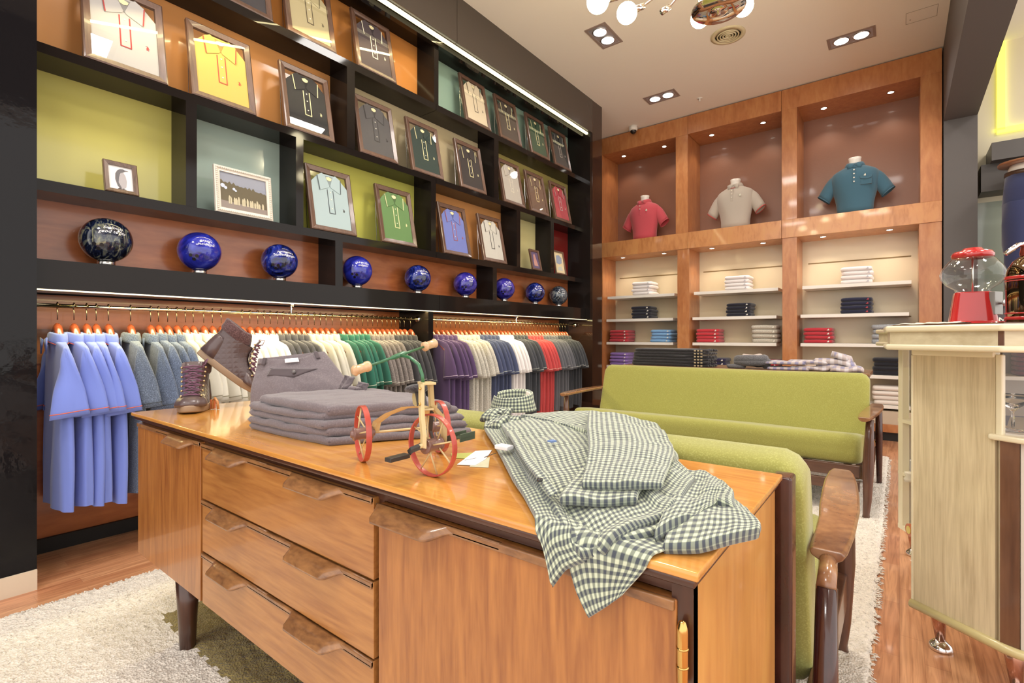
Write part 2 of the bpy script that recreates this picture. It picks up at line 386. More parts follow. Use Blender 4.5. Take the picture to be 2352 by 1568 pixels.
cell(Y0,2.817,Z6[1],ZT,c_or); cell(2.865,5.215,Z6[1],ZT,c_mint)
cell(Y0,2.009,Z1[1],Z6[0],c_or2); cell(2.071,3.576,Z1[1],Z6[0],c_cr); cell(3.64,5.215,Z1[1],Z6[0],c_ol)
cell(Y0,1.034,Z2[1],Z1[0],c_yg); cell(1.086,1.644,Z2[1],Z1[0],c_bl); cell(1.693,2.783,Z2[1],Z1[0],c_lime); cell(2.836,3.924,Z2[1],Z1[0],c_or2); cell(3.981,4.531,Z2[1],Z1[0],c_ye); cell(4.591,5.215,Z2[1],Z1[0],c_rd)
cell(Y0,Y1,ZB[1],Z2[0],WOODN)
# wardrobe niche below the band
box(-3.355,-3.34,Y0-.2,Y1,.07,ZB[0]).build('niche_back',WOODN,su)
box(-3.34,-3.33,Y0-.2,Y1,.93,1.10).build('niche_rail_board',wood('niche_lit',L(170,104,44),L(140,78,30),'y',.3,.3),su)
box(-2.98,-3.34,2.755,2.807,0,ZB[0]).build('divider',BLACKP,su)
box(-3.32,-3.34,Y0-.2,Y1,.0,.07).build('kickboard',plain('kick_black',L(14,10,8),rough=.6),su)
# LED strips
t=thing('strip_light','warm linear light running along the underside of the dark fascia above the top shelf','light',(-2.9,2.8,3.45))
box(-2.905,-2.93,Y0-.6,5.24,3.452,3.470).build('diffuser',EMLED,t)
box(-2.90,-2.935,Y0-.6,5.24,3.470,3.476).build('housing',STEEL,t)
light('strip_light_lamp','AREA',(-2.93,2.8,3.44),11,(1,.86,.45),4.6,(0,-.35,PI/2),size_y=.02)
t=thing('strip_light','thin warm light strip under the black band just above the clothes rail','light',(-2.95,2.8,1.262))
box(-2.938,-2.948,Y0,5.25,1.264,1.270).build('diffuser',plain('led_low',(1,1,1,1),emis=(1,.80,.38,1),es=1.1),t)
light('rail_strip_lamp','AREA',(-3.0,2.8,1.262),21,(1,.84,.40),4.7,(0,0,PI/2),size_y=.03)
# clothes rail (two lengths)
for (a,b_,lb) in ((Y0-.1,2.755,'polished rail of the left wardrobe bay with the blue to charcoal polos on it'),(2.807,5.24,'polished rail of the right wardrobe bay with the purple to dark polos on it')):
    t=thing('clothes_rail',lb,'rail',(-3.10,(a+b_)/2,1.206),group='clothes rails')
    MB().cyl((-3.10,a,1.206),(-3.10,b_,1.206),.0095,n=12).build('rail_tube',GOLD if False else plain('rail_metal',L(232,214,168),rough=.15,metal=1),t,smooth=True)
    MB().cyl((-3.10,b_-.012,1.206),(-3.10,b_,1.206),.024,n=16).build('end_flange',CHROME,t,smooth=True)
    ym=(max(a,.5)+b_)/2 +.05
    MB().cyl((-3.10,ym,1.21),(-3.10,ym,1.27),.005,n=8).box(-3.115,-3.085,ym-.01,ym+.01,1.258,1.27).build('hanging_bracket',CHROME,t)
# ================================================================== BACK WALL UNIT
YB=6.35
bu=thing('display_cabinet','cherry wood built-in wall unit with three lit niches over three bays of white shelves','cabinet',(-1.5,6.6,0))
XL=-3.36;XR=.325
fr=MB()
def fbox(n_,*a,m=WOODB): return box(*a).build(n_,m,bu,bevel=.0015,seg=1)
WOODH=wood('cherry_cross',L(204,140,68),L(180,110,46),'z',.32,.3,scale=.7,fine=40,long=4,cmid=L(202,132,66))
fbox('top_rail',XL,-2.113,YB,6.9,3.62,3.85); fbox('top_rail',-2.110,-1.058,YB-.004,6.9,3.62,3.85); fbox('top_rail',-1.055,XR,YB,6.9,3.62,3.85)
fbox('cornice',XL,-2.113,YB,6.9,2.178,2.382,m=WOODH); fbox('cornice',-2.110,-1.058,YB-.004,6.9,2.178,2.382,m=WOODH); fbox('cornice',-1.055,XR,YB,6.9,2.178,2.382,m=WOODH)
fbox('stile',XL,-3.31,YB,6.9,2.382,3.62); fbox('stile',-2.266,-2.113,YB,6.9,2.382,3.62); fbox('stile',-1.055,-.903,YB,6.9,2.382,3.62); fbox('stile',.162,XR,YB,6.9,2.382,3.62)
fbox('post',XL,-3.31,YB+.01,6.9,0.1,2.178); fbox('post',-2.249,-2.097,YB+.01,6.9,.1,2.178); fbox('post',-1.05,-.905,YB+.01,6.9,.1,2.178); fbox('post',.152,XR,YB+.01,6.9,.1,2.178)
LEATH=base('niche_panel_brown',L(142,92,68),.38,coat=.15); n,l,b=nt(LEATH); mp=coords(n,l,(1,1,3)); w=n.new('ShaderNodeTexNoise'); w.inputs['Scale'].default_value=40; w.inputs['Detail'].default_value=5; l.new(mp.outputs[0],w.inputs[0]); bump(n,l,b,w.outputs[0],.25,.003)
CREAMP=plain('cream_panel',L(214,196,160),rough=.28,coat=.2)
for a,b_ in ((-3.31,-2.266),(-2.113,-1.055),(-.903,.162)): box(a,b_,6.845,6.86,2.382,3.62).build('niche_back',LEATH,bu)
for a,b_,g0,g1 in ((-3.31,-2.249,-3.244,-2.30),(-2.097,-1.05,-2.047,-1.10),(-.905,.152,-.847,.098)):
    box(a,b_,6.77,6.785,.30,2.178).build('bay_back',CREAMP,bu)
    for z in (1.918,1.60,1.28): box(g0,g1,6.766,6.772,z-.006,z+.006).build('shelf_slot',plain('slot_brown',L(126,98,46),rough=.6),bu)
for X0 in (-3.275,-2.068,-.868):
    for k,z in enumerate((1.632,1.312,.992,.665,.36)):
        dx=(.006,-.012,-.012,-.01,0)[k]
        x0=X0+dx
        box(x0,x0+.957,6.43,6.768,z-.036,z).build('shelf',WHITE,bu,bevel=.001,seg=1)
fbox('base_board',XL,XR,YB+.02,6.9,.09,.17); box(XL,XR,YB+.06,6.9,0,.09).build('plinth',plain('plinth_black',L(26,20,18),rough=.5),bu)
box(XL,XR,YB+.06,6.9,.17,.30).build('base_panel',plain('base_beige',L(196,176,150),rough=.5),bu)
# downlights in niches and bays
def downlight(x,y,z,lab,grp,pw,tilt=0):
    t=thing('downlight',lab,'downlight',(x,y,z),group=grp)
    MB().lathe([(.036,0),(.036,-.003),(.027,-.004),(.027,0)],(x,y,z),20).build('trim_ring',STEEL,t,smooth=True)
    MB().lathe([(.026,-.001),(.026,-.0035)],(x,y,z),18).build('lamp_face',plain('spot_glow',(1,1,1,1),emis=(1,.93,.8,1),es=14),t)
    light('downlight_lamp','SPOT',(x,y,z-.012),pw,(1,.86,.68),.02,(tilt,0,0),2.0)
bays=('left','middle','right')
for i,(a,b_) in enumerate(((-3.31,-2.266),(-2.113,-1.055),(-.903,.162))):
    for j,f in enumerate((.22,.78)):
        downlight(a+(b_-a)*f,6.56,3.62,f'small recessed downlight at the {("left","right")[j]} of the ceiling of the {bays[i]} niche','niche downlights',5,.1)
for i,(a,b_) in enumerate(((-3.31,-2.249),(-2.097,-1.05),(-.905,.152))):
    for j,f in enumerate((.22,.78)):
        downlight(a+(b_-a)*f,6.52,2.178,f'small recessed downlight at the {("left","right")[j]} over the white shelves of the {bays[i]} bay','bay downlights',7,.0)
# ================================================================== CEILING FITTINGS
def twin(x0,x1,y0,y1,lab,along):
    z=3.862; t=thing('ceiling_spotlight',lab,'spotlight',((x0+x1)/2,(y0+y1)/2,z),group='recessed twin ceiling spotlights')
    m=MB(); w=.022
    m.box(x0,x1,y0,y0+w,z-.005,z).box(x0,x1,y1-w,y1,z-.005,z).box(x0,x0+w,y0+w,y1-w,z-.005,z).box(x1-w,x1,y0+w,y1-w,z-.005,z)
    m.build('trim_frame',plain('spot_frame',L(150,130,122),rough=.4),t)
    box(x0+w,x1-w,y0+w,y1-w,z-.002,z-.0005).build('reflector_tray',plain('tray',L(190,190,200),rough=.3,metal=.6),t)
    cx,cy=(x0+x1)/2,(y0+y1)/2
    for s in (-1,1):
        px,py=(cx+s*.078,cy) if along=='x' else (cx,cy+s*.078)
        MB().lathe([(.066,-.001),(.07,-.006),(.062,-.007)],(px,py,z),24).build('lamp_ring',STEEL,t,smooth=True)
        MB().lathe([(.060,-.003),(.058,-.008)],(px,py,z),24).build('lamp_lens',EMW,t)
        light('spot_lamp','SPOT',(px,py,z-.03),15,(1,.95,.9),.05,(0,0,0),2.2)
twin(-2.28,-2.07,4.02,4.39,'recessed twin ceiling spotlight nearest the top of the black shelving wall','y')
twin(-2.38,-2.01,5.575,5.785,'recessed twin ceiling spotlight in front of the left wooden niche','x')
twin(-.545,-.17,5.545,5.755,'recessed twin ceiling spotlight in front of the right wooden niche','x')
for (x,y) in [(-1.6,.9),(-.2,2.6),(-1.5,2.7),(.6,.6),(-.4,-.8),(-2.,-.9),(1.6,2.2),(1.6,4.6)]:  # frames added around the fill area lights, out of view
    t=thing('fill_light_frame','square frame added around a fill light out of view','ceiling light',(x,y,3.83),group='frames of the added fill lights')
    m=MB()
    for a in ((x-.26,x+.26,y-.26,y-.228),(x-.26,x+.26,y+.228,y+.26),(x-.26,x-.228,y-.228,y+.228),(x+.228,x+.26,y-.228,y+.228)): m.box(*a,3.825,3.862)
    m.build('panel_frame',plain('spot_frame',0),t)
z=3.862
t=thing('ceiling_vent','round cream ceiling air vent with concentric rings','vent',(-1.259,4.897,z))
VM=plain('vent_cream',L(214,200,160),rough=.5)
MB().lathe([(.15,0),(.15,-.006),(.112,-.012),(.112,0)],(-1.259,4.897,z),40).build('outer_flange',VM,t,smooth=True)
box(-1.36,-1.16,4.80,4.99,z-.001,z-.0004).build('duct_opening',plain('vent_dark',L(70,56,36),rough=.7),t)
for r in (.098,.074,.05,.026): MB().lathe([(r,-.002),(r-.003,-.016),(r-.012,-.014),(r-.012,-.002)],(-1.259,4.897,z),36).build('ring',VM,t,smooth=True)
t=thing('sprinkler','small white ceiling sprinkler head between two spotlights','sprinkler',(-1.854,5.99,z))
MB().lathe([(.03,0),(.028,-.005),(.01,-.006),(.008,-.03),(.014,-.032),(.014,-.036),(.004,-.037)],(-1.854,5.99,z),16).build('sprinkler_head',WHITE,t,smooth=True)
t=thing('security_camera','small white dome security camera on the ceiling above the left niche','camera',(-2.80,6.25,z))
MB().lathe([(.055,0),(.055,-.05),(.045,-.06)],(-2.80,6.25,z),24).build('housing',WHITE,t,smooth=True)
MB().sphere((-2.80,6.25,z-.06),.042,20,12).build('dome',plain('smoke_dome',L(40,34,32),rough=.05),t,smooth=True)
t=thing('ceiling_hatch','flush ceiling access panel with a tiny dark keyhole beside the grey beam','hatch',(.15,5.61,z))
m=MB()
for a in ((.044,.047,5.52,5.714),(.256,.259,5.52,5.714),(.044,.259,5.517,5.52),(.044,.259,5.711,5.714)): m.box(*a,z-.002,z)
m.build('outline',plain('hatch_line',L(150,138,120),rough=.7),t)
MB().lathe([(.006,-.001),(.005,-.002)],(.075,5.65,z),10).build('lock',plain('lockdark',L(30,26,24)),t)
# sputnik chandelier
cc=at(1650,22,z=2.93)
ch=thing('chandelier','chrome chandelier with a round mirrored base plate and glowing globe bulbs','chandelier',cc)
MB().lathe([(.125,.014),(.145,.010),(.146,.002),(.140,-.002),(.06,-.010),(.012,-.012),(.010,-.03),(.0,-.031)],cc,40).build('base_plate',plain('chrome_warm',L(226,216,206),rough=.05,metal=1),ch,smooth=True)
m=MB()
for k in range(26):
    a=2*PI*k/26; m.cyl((cc.x+.105*math.cos(a),cc.y+.105*math.sin(a),cc.z+.01),(cc.x+.105*math.cos(a),cc.y+.105*math.sin(a),cc.z+.22),.0085,n=8)
m.build('rod_drum',plain('chrome_warm',L(236,214,190)),ch,smooth=True)
MB().cyl(cc+Vector((0,0,.2)),(cc.x,cc.y,3.862),.012,n=12).cyl((cc.x,cc.y,3.84),(cc.x,cc.y,3.862),.07,n=24).build('stem',CHROME,ch,smooth=True)
for k,(px,py,r,dep) in enumerate(((1373,4,.062,2.85),(1440,30,.055,2.75),(1608,42,.055,3.05),(1707,14,.058,3.0),(1520,28,0,2.8),(1960,-60,.06,2.7),(1820,-140,.06,2.6),(1500,-150,.06,3.0))):
    u=(px-1176)/FPX; P=Vector((-_s+u*_c,_c+u*_s,0))*dep; P.z=CAMZ+(HY-py)/FPX*dep
    hub=cc+Vector((0,0,.2)); d=(P-hub); d.normalize()
    arm=MB().tube([hub,hub.lerp(P,.5)+Vector((0,0,.06)),P-d*(r+.05)],.006,8); arm.build('arm',plain('chrome_warm',L(236,214,190)),ch,smooth=True)
    MB().cyl(P-d*(r+.055),P-d*(r-.005) if r else P,.017,n=14).build('socket',plain('chrome_warm',L(236,214,190)),ch,smooth=True)
    if r:
        MB().sphere(P,r,24,16).build('globe_bulb',EMB,ch,smooth=True)
# ================================================================== BOWLING BALLS
def ballmat(name,cols,sc,st=(1,1,1)):
    m=base(name,cols[0],.06,coat=.6); n,l,b=nt(m); mp=coords(n,l,st,rot=(.5,.4,.2)); a=n.new('ShaderNodeTexNoise'); a.inputs['Scale'].default_value=sc; a.inputs['Detail'].default_value=7; a.inputs['Distortion'].default_value=2.5
    l.new(mp.outputs[0],a.inputs[0]); r=ramp(n,l,a.outputs[0],[(.36,cols[0]),(.5,cols[1]),(.6,cols[2]),(.72,cols[3])]); l.new(r.outputs[0],b.inputs['Base Color']); return m
NAV=L(10,14,40);
bm1=ballmat('ball_marble_dark',[L(8,12,24),L(20,30,60),L(92,96,86),L(150,148,110)],12,(1,2.5,1))
bm2=ballmat('ball_royal',[L(18,20,96),L(26,34,150),L(34,46,176),L(70,80,190)],6)
bm3=ballmat('ball_swirl',[L(8,12,40),L(16,30,110),L(22,44,150),L(120,130,150)],9)
bm4=ballmat('ball_violet',[L(24,16,100),L(44,36,150),L(66,54,170),L(110,100,190)],8)
bm5=ballmat('ball_grey',[L(20,26,44),L(60,70,88),L(120,126,130),L(170,172,160)],12,(1,6,1))
balls=[(.718,bm1,'dark marbled blue and gold bowling ball, leftmost on the band','Seriously\ngood to Star'),
(1.129,bm2,'glossy royal blue bowling ball, second from the left','passive\nincidental'),
(1.581,bm3,'dark blue swirled bowling ball, third from the left','juxtapose a\nstuffed penguin'),
(2.145,bm2,'royal blue bowling ball just right of the first band divider','club penguin\nen plein'),
(2.712,bm3,'dark blue bowling ball with silvery swirls under the blue framed polo','on the town\nagain'),
(3.268,bm4,'violet blue bowling ball left of the second band divider','build\npenguin\nball'),
(3.821,bm4,'violet blue bowling ball right of the second band divider','it takes\nto be\nhere'),
(4.346,bm3,'dark blue bowling ball with two finger holes ringed in grey, second from the right','bowl\nto the\nmax'),
(4.81,bm5,'grey streaked bowling ball, rightmost on the band','win\nand\nlose')]
for y,mt,lb,tx in balls:
    r=.106; zb=1.40; c=(-3.06,y,zb+.026+r)
    t=thing('bowling_ball',lb,'bowling ball',(-3.06,y,zb),group='bowling balls on the black band')
    MB().sphere(c,r,48,28).build('ball',mt,t,smooth=True)
    MB().lathe([(.036,zb),(.036,zb+.034),(.030,zb+.034)],(-3.06,y,0),28).build('stand_ring',STEEL,t,smooth=True)
    cc_=Vector(c); d=(Vector((0,0,CAMZ))-cc_); d.z=0; d.normalize(); d=(d*.6+Vector((1,0,0))*.4).normalized()
    rz=math.atan2(d.y,d.x)+PI/2
    textmesh('lettering',tx,.026,cc_+d*(r+.004)+Vector((0,0,.045))+Vector((-d.y,d.x,0))*.022,(PI/2,0,rz),plain('ball_letter',L(235,235,240),rough=.4),t,extr=0,shear=.3,sphere=(c,r+.0006))
    m=MB()
    for q in ((-.02,.02),(.02,.022),(0,-.03)):
        p=(d+Vector((-d.y,d.x,0))*(q[0]*9-.45)+Vector((0,0,1))*(q[1]*5-.5)).normalized(); m.tube([cc_+p*(r-.004),cc_+p*(r+.0006)],.009,14)
    m.build('finger_holes',plain('hole_dark',L(16,14,24),rough=.3),t)
# ================================================================== FRAMED POLOS
FRW=wood('frame_walnut',L(112,80,62),L(82,56,44),'z',.35,.2,scale=2,fine=40)
def framebars(mb,w,h,b,t,mi=0,y0=0):
    """picture frame: mitred bars with a stepped profile, facing -y"""
    def bar(a,bb,c,d): mb.add([(a[0],y0,a[1]),(bb[0],y0,bb[1]),(c[0],y0-t*.6,c[1]),(d[0],y0-t*.6,d[1]),(a[0],y0,a[1])][:4],[(0,1,2,3)],mi)
    o=[(-w/2,0),(w/2,0),(w/2,h),(-w/2,h)]; i=[(-w/2+b,b),(w/2-b,b),(w/2-b,h-b),(-w/2+b,h-b)]; mid=[(-w/2+b*.2,b*.2),(w/2-b*.2,b*.2),(w/2-b*.2,h-b*.2),(-w/2+b*.2,h-b*.2)]
    lay=[[(x,y0+t*.5,z) for x,z in o],[(x,y0-t*.35,z) for x,z in o],[(x,y0-t*.5,z) for x,z in mid],[(x,y0-t*.22,z) for x,z in i],[(x,y0+t*.5,z) for x,z in i]]
    off=len(mb.v); 
    for r_ in lay: mb.v+=r_
    for k in range(5):
        k2=(k+1)%5
        for j in range(4):
            j2=(j+1)%4; mb.f.append((off+k*4+j,off+k*4+j2,off+k2*4+j2,off+k2*4+j)); mb.m.append(mi)
    return mb
def polo_flat(t,col,trim,h0=.028,name_mat='x',btn=None,logo=None,heather=0):
    fm_=fabric('framed_'+name_mat,col,heather=heather)
    tm=plain('trim_'+name_mat,trim,rough=.8)
    o=[(-.137,h0),(.137,h0),(.137,.335),(.085,.392),(.05,.412),(-.05,.412),(-.085,.392),(-.137,.335)]
    MB().prism(o,-.0015,.007,'y').build('folded_polo',fm_,t,local=True,bevel=.003)
    cl=MB(); 
    for s in (-1,1):
        cl.prism([(s*.05,.414),(s*.088,.39),(s*.078,.285),(s*.008,.318),(s*.003,.33),(s*.03,.40)],-.006,-.0016,'y')
    cl.build('collar',fm_,t,local=True,bevel=.0012,seg=1)
    MB().prism([(-.03,.40),(.03,.40),(.003,.325),(-.003,.325)],-.0022,-.0016,'y').build('neck_lining',plain('lin_'+name_mat,tuple(q*.55 for q in col[:3])+(1,),rough=.9),t,local=True)
    tr=MB()
    def strip(a,b_,w=.0028,y=-.0072):
        a=Vector((a[0],0,a[1]));b_=Vector((b_[0],0,b_[1])); d=(b_-a).normalized(); p=Vector((d.z,0,-d.x))*w
        tr.prism([((a+p).x,(a+p).z),((b_+p).x,(b_+p).z),((b_-p).x,(b_-p).z),((a-p).x,(a-p).z)],y,y+.0012,'y')
    for s in (-1,1): strip((s*.087,.387),(s*.0775,.288))
    for s in (-1,1): strip((s*.021,.302),(s*.021,.135),y=-.0034)
    strip((-.023,.135),(.023,.135),y=-.0034)
    tr.build('piping',tm,t,local=True)
    MB().box(-.018,.018,-.0028,-.0015,.135,.31).build('placket',fm_,t,local=True)
    bt=MB()
    for z in (.285,.235,.17): bt.lathe([(.0045,-.0048),(.0045,-.0028)],(0,0,z),10,axis='y')
    bt.build('buttons',plain('pearl_button',L(226,220,204),rough=.2),t,local=True)
    MB().prism([(-.022,.388),(.0,.396),(.022,.388),(.016,.372),(0,.366),(-.016,.372)],-.0045,-.003,'y').build('neck_label',plain('label_cream',L(228,214,160),rough=.7),t,local=True)
    lg=MB()
    for pl in ([(.086,.160),(.0875,.176),(.092,.183),(.096,.176),(.0945,.168),(.0965,.160),(.0935,.160),(.092,.168),(.0895,.160)],[(.082,.181),(.092,.1835),(.091,.1805)],[(.0955,.174),(.101,.167),(.0955,.171)],[(.087,.172),(.083,.166),(.087,.169)]): lg.prism(pl,-.0028,-.0014,'y')
    lg.build('chest_emblem',plain('emb_'+name_mat,logo or trim,rough=.8),t,local=True)
def frame_thing(y,z,lab,col,trim,nm,logo=None,heather=0,lean=.2,w=.338,h=.452,x=-2.995):
    t=thing('framed_polo_shirt',lab,'framed polo shirt',(x,y,z+.004),group='framed polo shirts on the black shelving')
    t.rotation_euler=(-lean,0,PI/2)
    framebars(MB(),w,h,.034,.026).build('frame',FRW,t,local=True)
    MB().add([(-w/2+.03,-.009,.03),(w/2-.03,-.009,.03),(w/2-.03,-.009,h-.03),(-w/2+.03,-.009,h-.03)],[(0,1,2,3)]).build('glass_pane',GLASS,t,local=True)
    polo_flat(t,col,trim,name_mat=nm,logo=logo,heather=heather)
    MB().tube([(-w/2+.01,.012,.005),(-w/2+.004,.02,h*.5),(-w/2+.01,.012,h-.01)],.0012,6).tube([(-w/2+.012,.07,.012),(-w/2+.012,.012,h-.03)],.002,6).build('stand_wire',STEEL,t,local=True)
    return t
def yc(a,b_): return (a+b_)/2
WH=L(176,172,168); RD=L(170,50,50); CRM=L(232,220,160); DK=L(50,48,50)
FR=[(.615,.959,Z1[1],'large framed white polo with red piping at the left end of the shelves',WH,RD,'white',None),
(1.065,1.407,Z1[1],'framed yellow polo with red piping',L(206,172,66),L(190,70,40),'yellow',None),
(1.584,1.922,Z1[1],'framed black polo with cream piping beside the yellow one',L(38,38,40),CRM,'black',None),
(2.122,2.46,Z1[1],'framed charcoal grey polo with white buttons and no contrast piping',L(78,76,78),L(54,52,54),'charcoal',None),
(2.601,2.936,Z1[1],'framed dark green polo on the stone-coloured back panel',L(22,50,46),CRM,'dkgreen',None),
(3.141,3.486,Z1[1],'framed black polo on the stone-coloured back panel',L(40,32,34),CRM,'black2',None),
(3.74,4.08,Z1[1],'framed pale grey polo on the khaki back panel',L(176,168,156),L(214,206,186),'palegrey',None),
(4.18,4.52,Z1[1],'framed brown polo with cream piping',L(104,76,56),L(226,204,140),'brown',None),
(4.645,4.985,Z1[1],'framed red polo with white piping',L(170,34,52),WH,'red',None),
(1.759,2.092,Z2[1],'framed pale blue polo with dark piping on the lime panel',L(164,186,190),L(70,84,92),'paleblue',DK),
(2.311,2.645,Z2[1],'framed green polo with cream piping on the lime panel',L(92,134,72),CRM,'green',None),
(2.939,3.28,Z2[1],'framed periwinkle blue polo with orange piping',L(104,118,192),L(170,80,70),'peri',None),
(3.446,3.782,Z2[1],'framed light grey polo with black piping on the rust panel',L(196,192,182),DK,'lightgrey',DK),
(1.17,1.50,Z6[1],'framed dark polo at the top edge above the yellow one, mostly out of view',L(52,50,56),CRM,'slate',None),
(1.596,1.935,Z6[1],'framed sand-coloured polo on the top shelf, leftmost seen nearly whole',L(176,162,118),L(90,76,50),'sand',None),
(2.106,2.44,Z6[1],'framed aubergine grey polo with white piping on the top shelf orange panel',L(72,58,62),L(236,228,200),'auber',None),
(3.21,3.545,Z6[1],'framed cream polo with dark piping on the top shelf mint panel',L(214,196,164),L(70,56,44),'cream',None),
(3.686,4.025,Z6[1],'framed dark brown polo on the top shelf mint panel, second from its left',L(66,52,40),CRM,'dkbrown',None),
(4.19,4.528,Z6[1],'framed bottle green polo on the top shelf mint panel',L(26,68,36),CRM,'bottle',None),
(4.64,4.978,Z6[1],'framed black polo with white piping on the top shelf, rightmost',L(34,36,38),WH,'black3',None)]
for a,b_,z,lb,c1,tr,nm,lg in FR: frame_thing(yc(a,b_),z,lb,c1,tr,nm,lg)
# small pictures
def picture(y,z,w,h,lab,fmat,b,lean,grp=None,x=-2.995,t_=.02):
    t=thing('framed_picture',lab,'framed picture',(x,y,z+.003)); t.rotation_euler=(-lean,0,PI/2)
    framebars(MB(),w,h,b,t_).build('frame',fmat,t,local=True)
    MB().add([(-w/2+b*.9,-.007,b*.9),(w/2-b*.9,-.007,b*.9),(w/2-b*.9,-.007,h-b*.9),(-w/2+b*.9,-.007,h-b*.9)],[(0,1,2,3)]).build('glass_pane',GLASS,t,local=True)
    MB().tube([(0,.09,.0),(0,.012,h*.7)],.003,6).build('stand_leg',STEEL,t,local=True)
    return t
def flat(t,nm,poly,col,y=-.002,mn=None): return MB().prism(poly,y,y+.0008,'y').build(nm,plain(mn or ('print_'+nm+str(len(_m))),col,rough=.6),t,local=True)
t=picture(.764,Z2[1],.136,.165,'small framed picture of a penguin on the chartreuse panel',wood('frame_olive',L(120,90,70),L(70,48,36),'z',.3,.3,scale=3),.020,.25)
flat(t,'print_sheet',[(-.05,.016),(.05,.016),(.05,.149),(-.05,.149)],L(226,222,222),.003)
flat(t,'penguin_back',[(-.004,.03),(-.014,.04),(-.022,.075),(-.02,.105),(-.01,.125),(.0,.132),(.012,.134),(.02,.13),(.034,.128),(.02,.124),(.012,.118),(0,.11),(-.006,.09),(-.01,.06),(.002,.032)],L(96,94,100),.0015)
flat(t,'penguin_belly',[(-.004,.03),(-.010,.06),(-.006,.09),(.002,.11),(.012,.116),(.02,.1),(.024,.07),(.02,.04),(.012,.03)],L(168,162,166),.0018)
flat(t,'penguin_feet',[(-.016,.024),(-.006,.032),(.002,.027),(.008,.03),(.02,.024),(.004,.025)],L(70,60,60),.0012)
t=picture(1.345,Z2[1],.32,.27,'photograph of people and balloons in an ornate white frame on the blue-grey panel',plain('ornate_white',L(214,204,190),rough=.5),.03,.12)
ob=MB()
for k in range(26):
    x=-.146+.292*k/25
    for zz in (.012,.258): ob.sphere((x,-.010,zz),.0062,8,5)
for k in range(20):
    zz=.024+.222*k/19
    for x in (-.148,.148): ob.sphere((x,-.010,zz),.0062,8,5)
ob.build('carved_beads',plain('ornate_white',0),t,local=True,smooth=True)
flat(t,'print_sky',[(-.132,.02),(.132,.02),(.132,.25),(-.132,.25)],L(140,144,160),.003)
rnd=random.Random(4)
tl=[(-.132,.02),(.132,.02),(.132,.15)]+[(.132-.264*k/24,.155+.018*((k%2)*rnd.random())+.028*k/24) for k in range(1,24)]+[(-.132,.19)]
flat(t,'print_trees',tl,L(96,84,56),.002); flat(t,'print_ground',[(-.132,.02),(.132,.02),(.132,.062),(-.132,.075)],L(140,126,118),.0012)
pp=MB()
for k in range(14):
    x=-.085+.19*k/13+rnd.uniform(-.005,.005); h=rnd.uniform(.03,.05); pp.prism([(x-.005,.06),(x+.005,.06),(x+.006,.06+h*.7),(x+.002,.06+h),(x-.003,.06+h),(x-.006,.06+h*.6)],.0004,.001,'y')
pp.build('print_people',plain('print_people',L(196,184,150),rough=.6),t,local=True)
pp=MB()
for x,zz,r in ((-.115,.16,.012),(-.1,.15,.009),(-.055,.15,.008),(-.045,.142,.006)): pp.prism([(x+r*math.cos(a*PI/6),zz+r*math.sin(a*PI/6)) for a in range(12)],.0004,.001,'y')
pp.build('print_balloons',plain('print_balloons',L(196,206,226),rough=.6),t,local=True)
t=picture(4.30,Z2[1],.17,.225,'small walnut-framed picture with a purple print, left of the red panel',FRW,.022,.22)
flat(t,'print_sheet',[(-.065,.02),(.065,.02),(.065,.205),(-.065,.205)],L(96,80,120),.003); flat(t,'print_figure',[(-.03,.05),(.04,.05),(.02,.12),(.005,.18),(-.02,.17),(-.03,.1)],L(196,140,130),.0015)
t=picture(4.77,Z2[1],.215,.275,'walnut-framed cream picture with blue figures in front of the red panel',FRW,.018,.18)
flat(t,'print_sheet',[(-.09,.016),(.09,.016),(.09,.26),(-.09,.26)],L(222,206,160),.003); flat(t,'print_blue',[(-.06,.13),(.0,.12),(.05,.14),(.06,.2),(.01,.23),(-.05,.22)],L(140,158,186),.0015); flat(t,'print_blue_low',[(-.05,.05),(.05,.05),(.03,.1),(-.03,.09)],L(190,196,186),.0015)
t=thing('paper_ornament','cut-out tan figure standing at the left of the cream panel','ornament',(-3.08,4.02,Z2[1]))
MB().prism([(3.99,1.755),(4.07,1.755),(4.06,1.9),(4.09,1.98),(4.06,2.04),(4.04,2.1),(4.07,2.15),(4.03,2.2),(3.99,2.16)],-3.084,-3.078,'x').build('cutout',plain('tan_card',L(186,140,70),rough=.6),t,bevel=.001,seg=1)
# ================================================================== HANGING POLOS
HW=wood('hanger_wood',L(156,72,34),L(120,44,20),'x',.25,.4,scale=1.5)
WIRE=plain('hook_wire',L(120,104,84),rough=.25,metal=1)
hang=thing('clothes_hanger','','hanger',(0,0,0),group='wooden hangers on the rails')
m=MB(); pts=[]
for k in range(-10,11):
    a=abs(k)/10; x=k/10*.178; pts.append((x,0,-.090-.072*min(1,a/.34)**2-.085*max(0,a-.34)/.66))
R=[]
for i,p in enumerate(pts):
    a=abs(i-10)/10; hh=.027*(1-.55*min(1,a*1.8)); th=.017*(1-.2*a); R.append([(p[0],th*math.cos(q*PI/5),p[2]-hh*.6+hh*math.sin(q*PI/5)) for q in range(10)])
m.rings(R).build('shoulder_bar',HW,hang,smooth=True,local=True)
hk=[(0,0,-.065),(0,0,-.028),(-.012,0,-.006)]+[(-.002+.0135*math.cos(a),0,.0035+.0135*math.sin(a)) for a in [PI*1.15-PI*1.2*k/9 for k in range(10)]]
MB().tube(hk,.0021,8).build('hook',WIRE,hang,smooth=True,local=True)
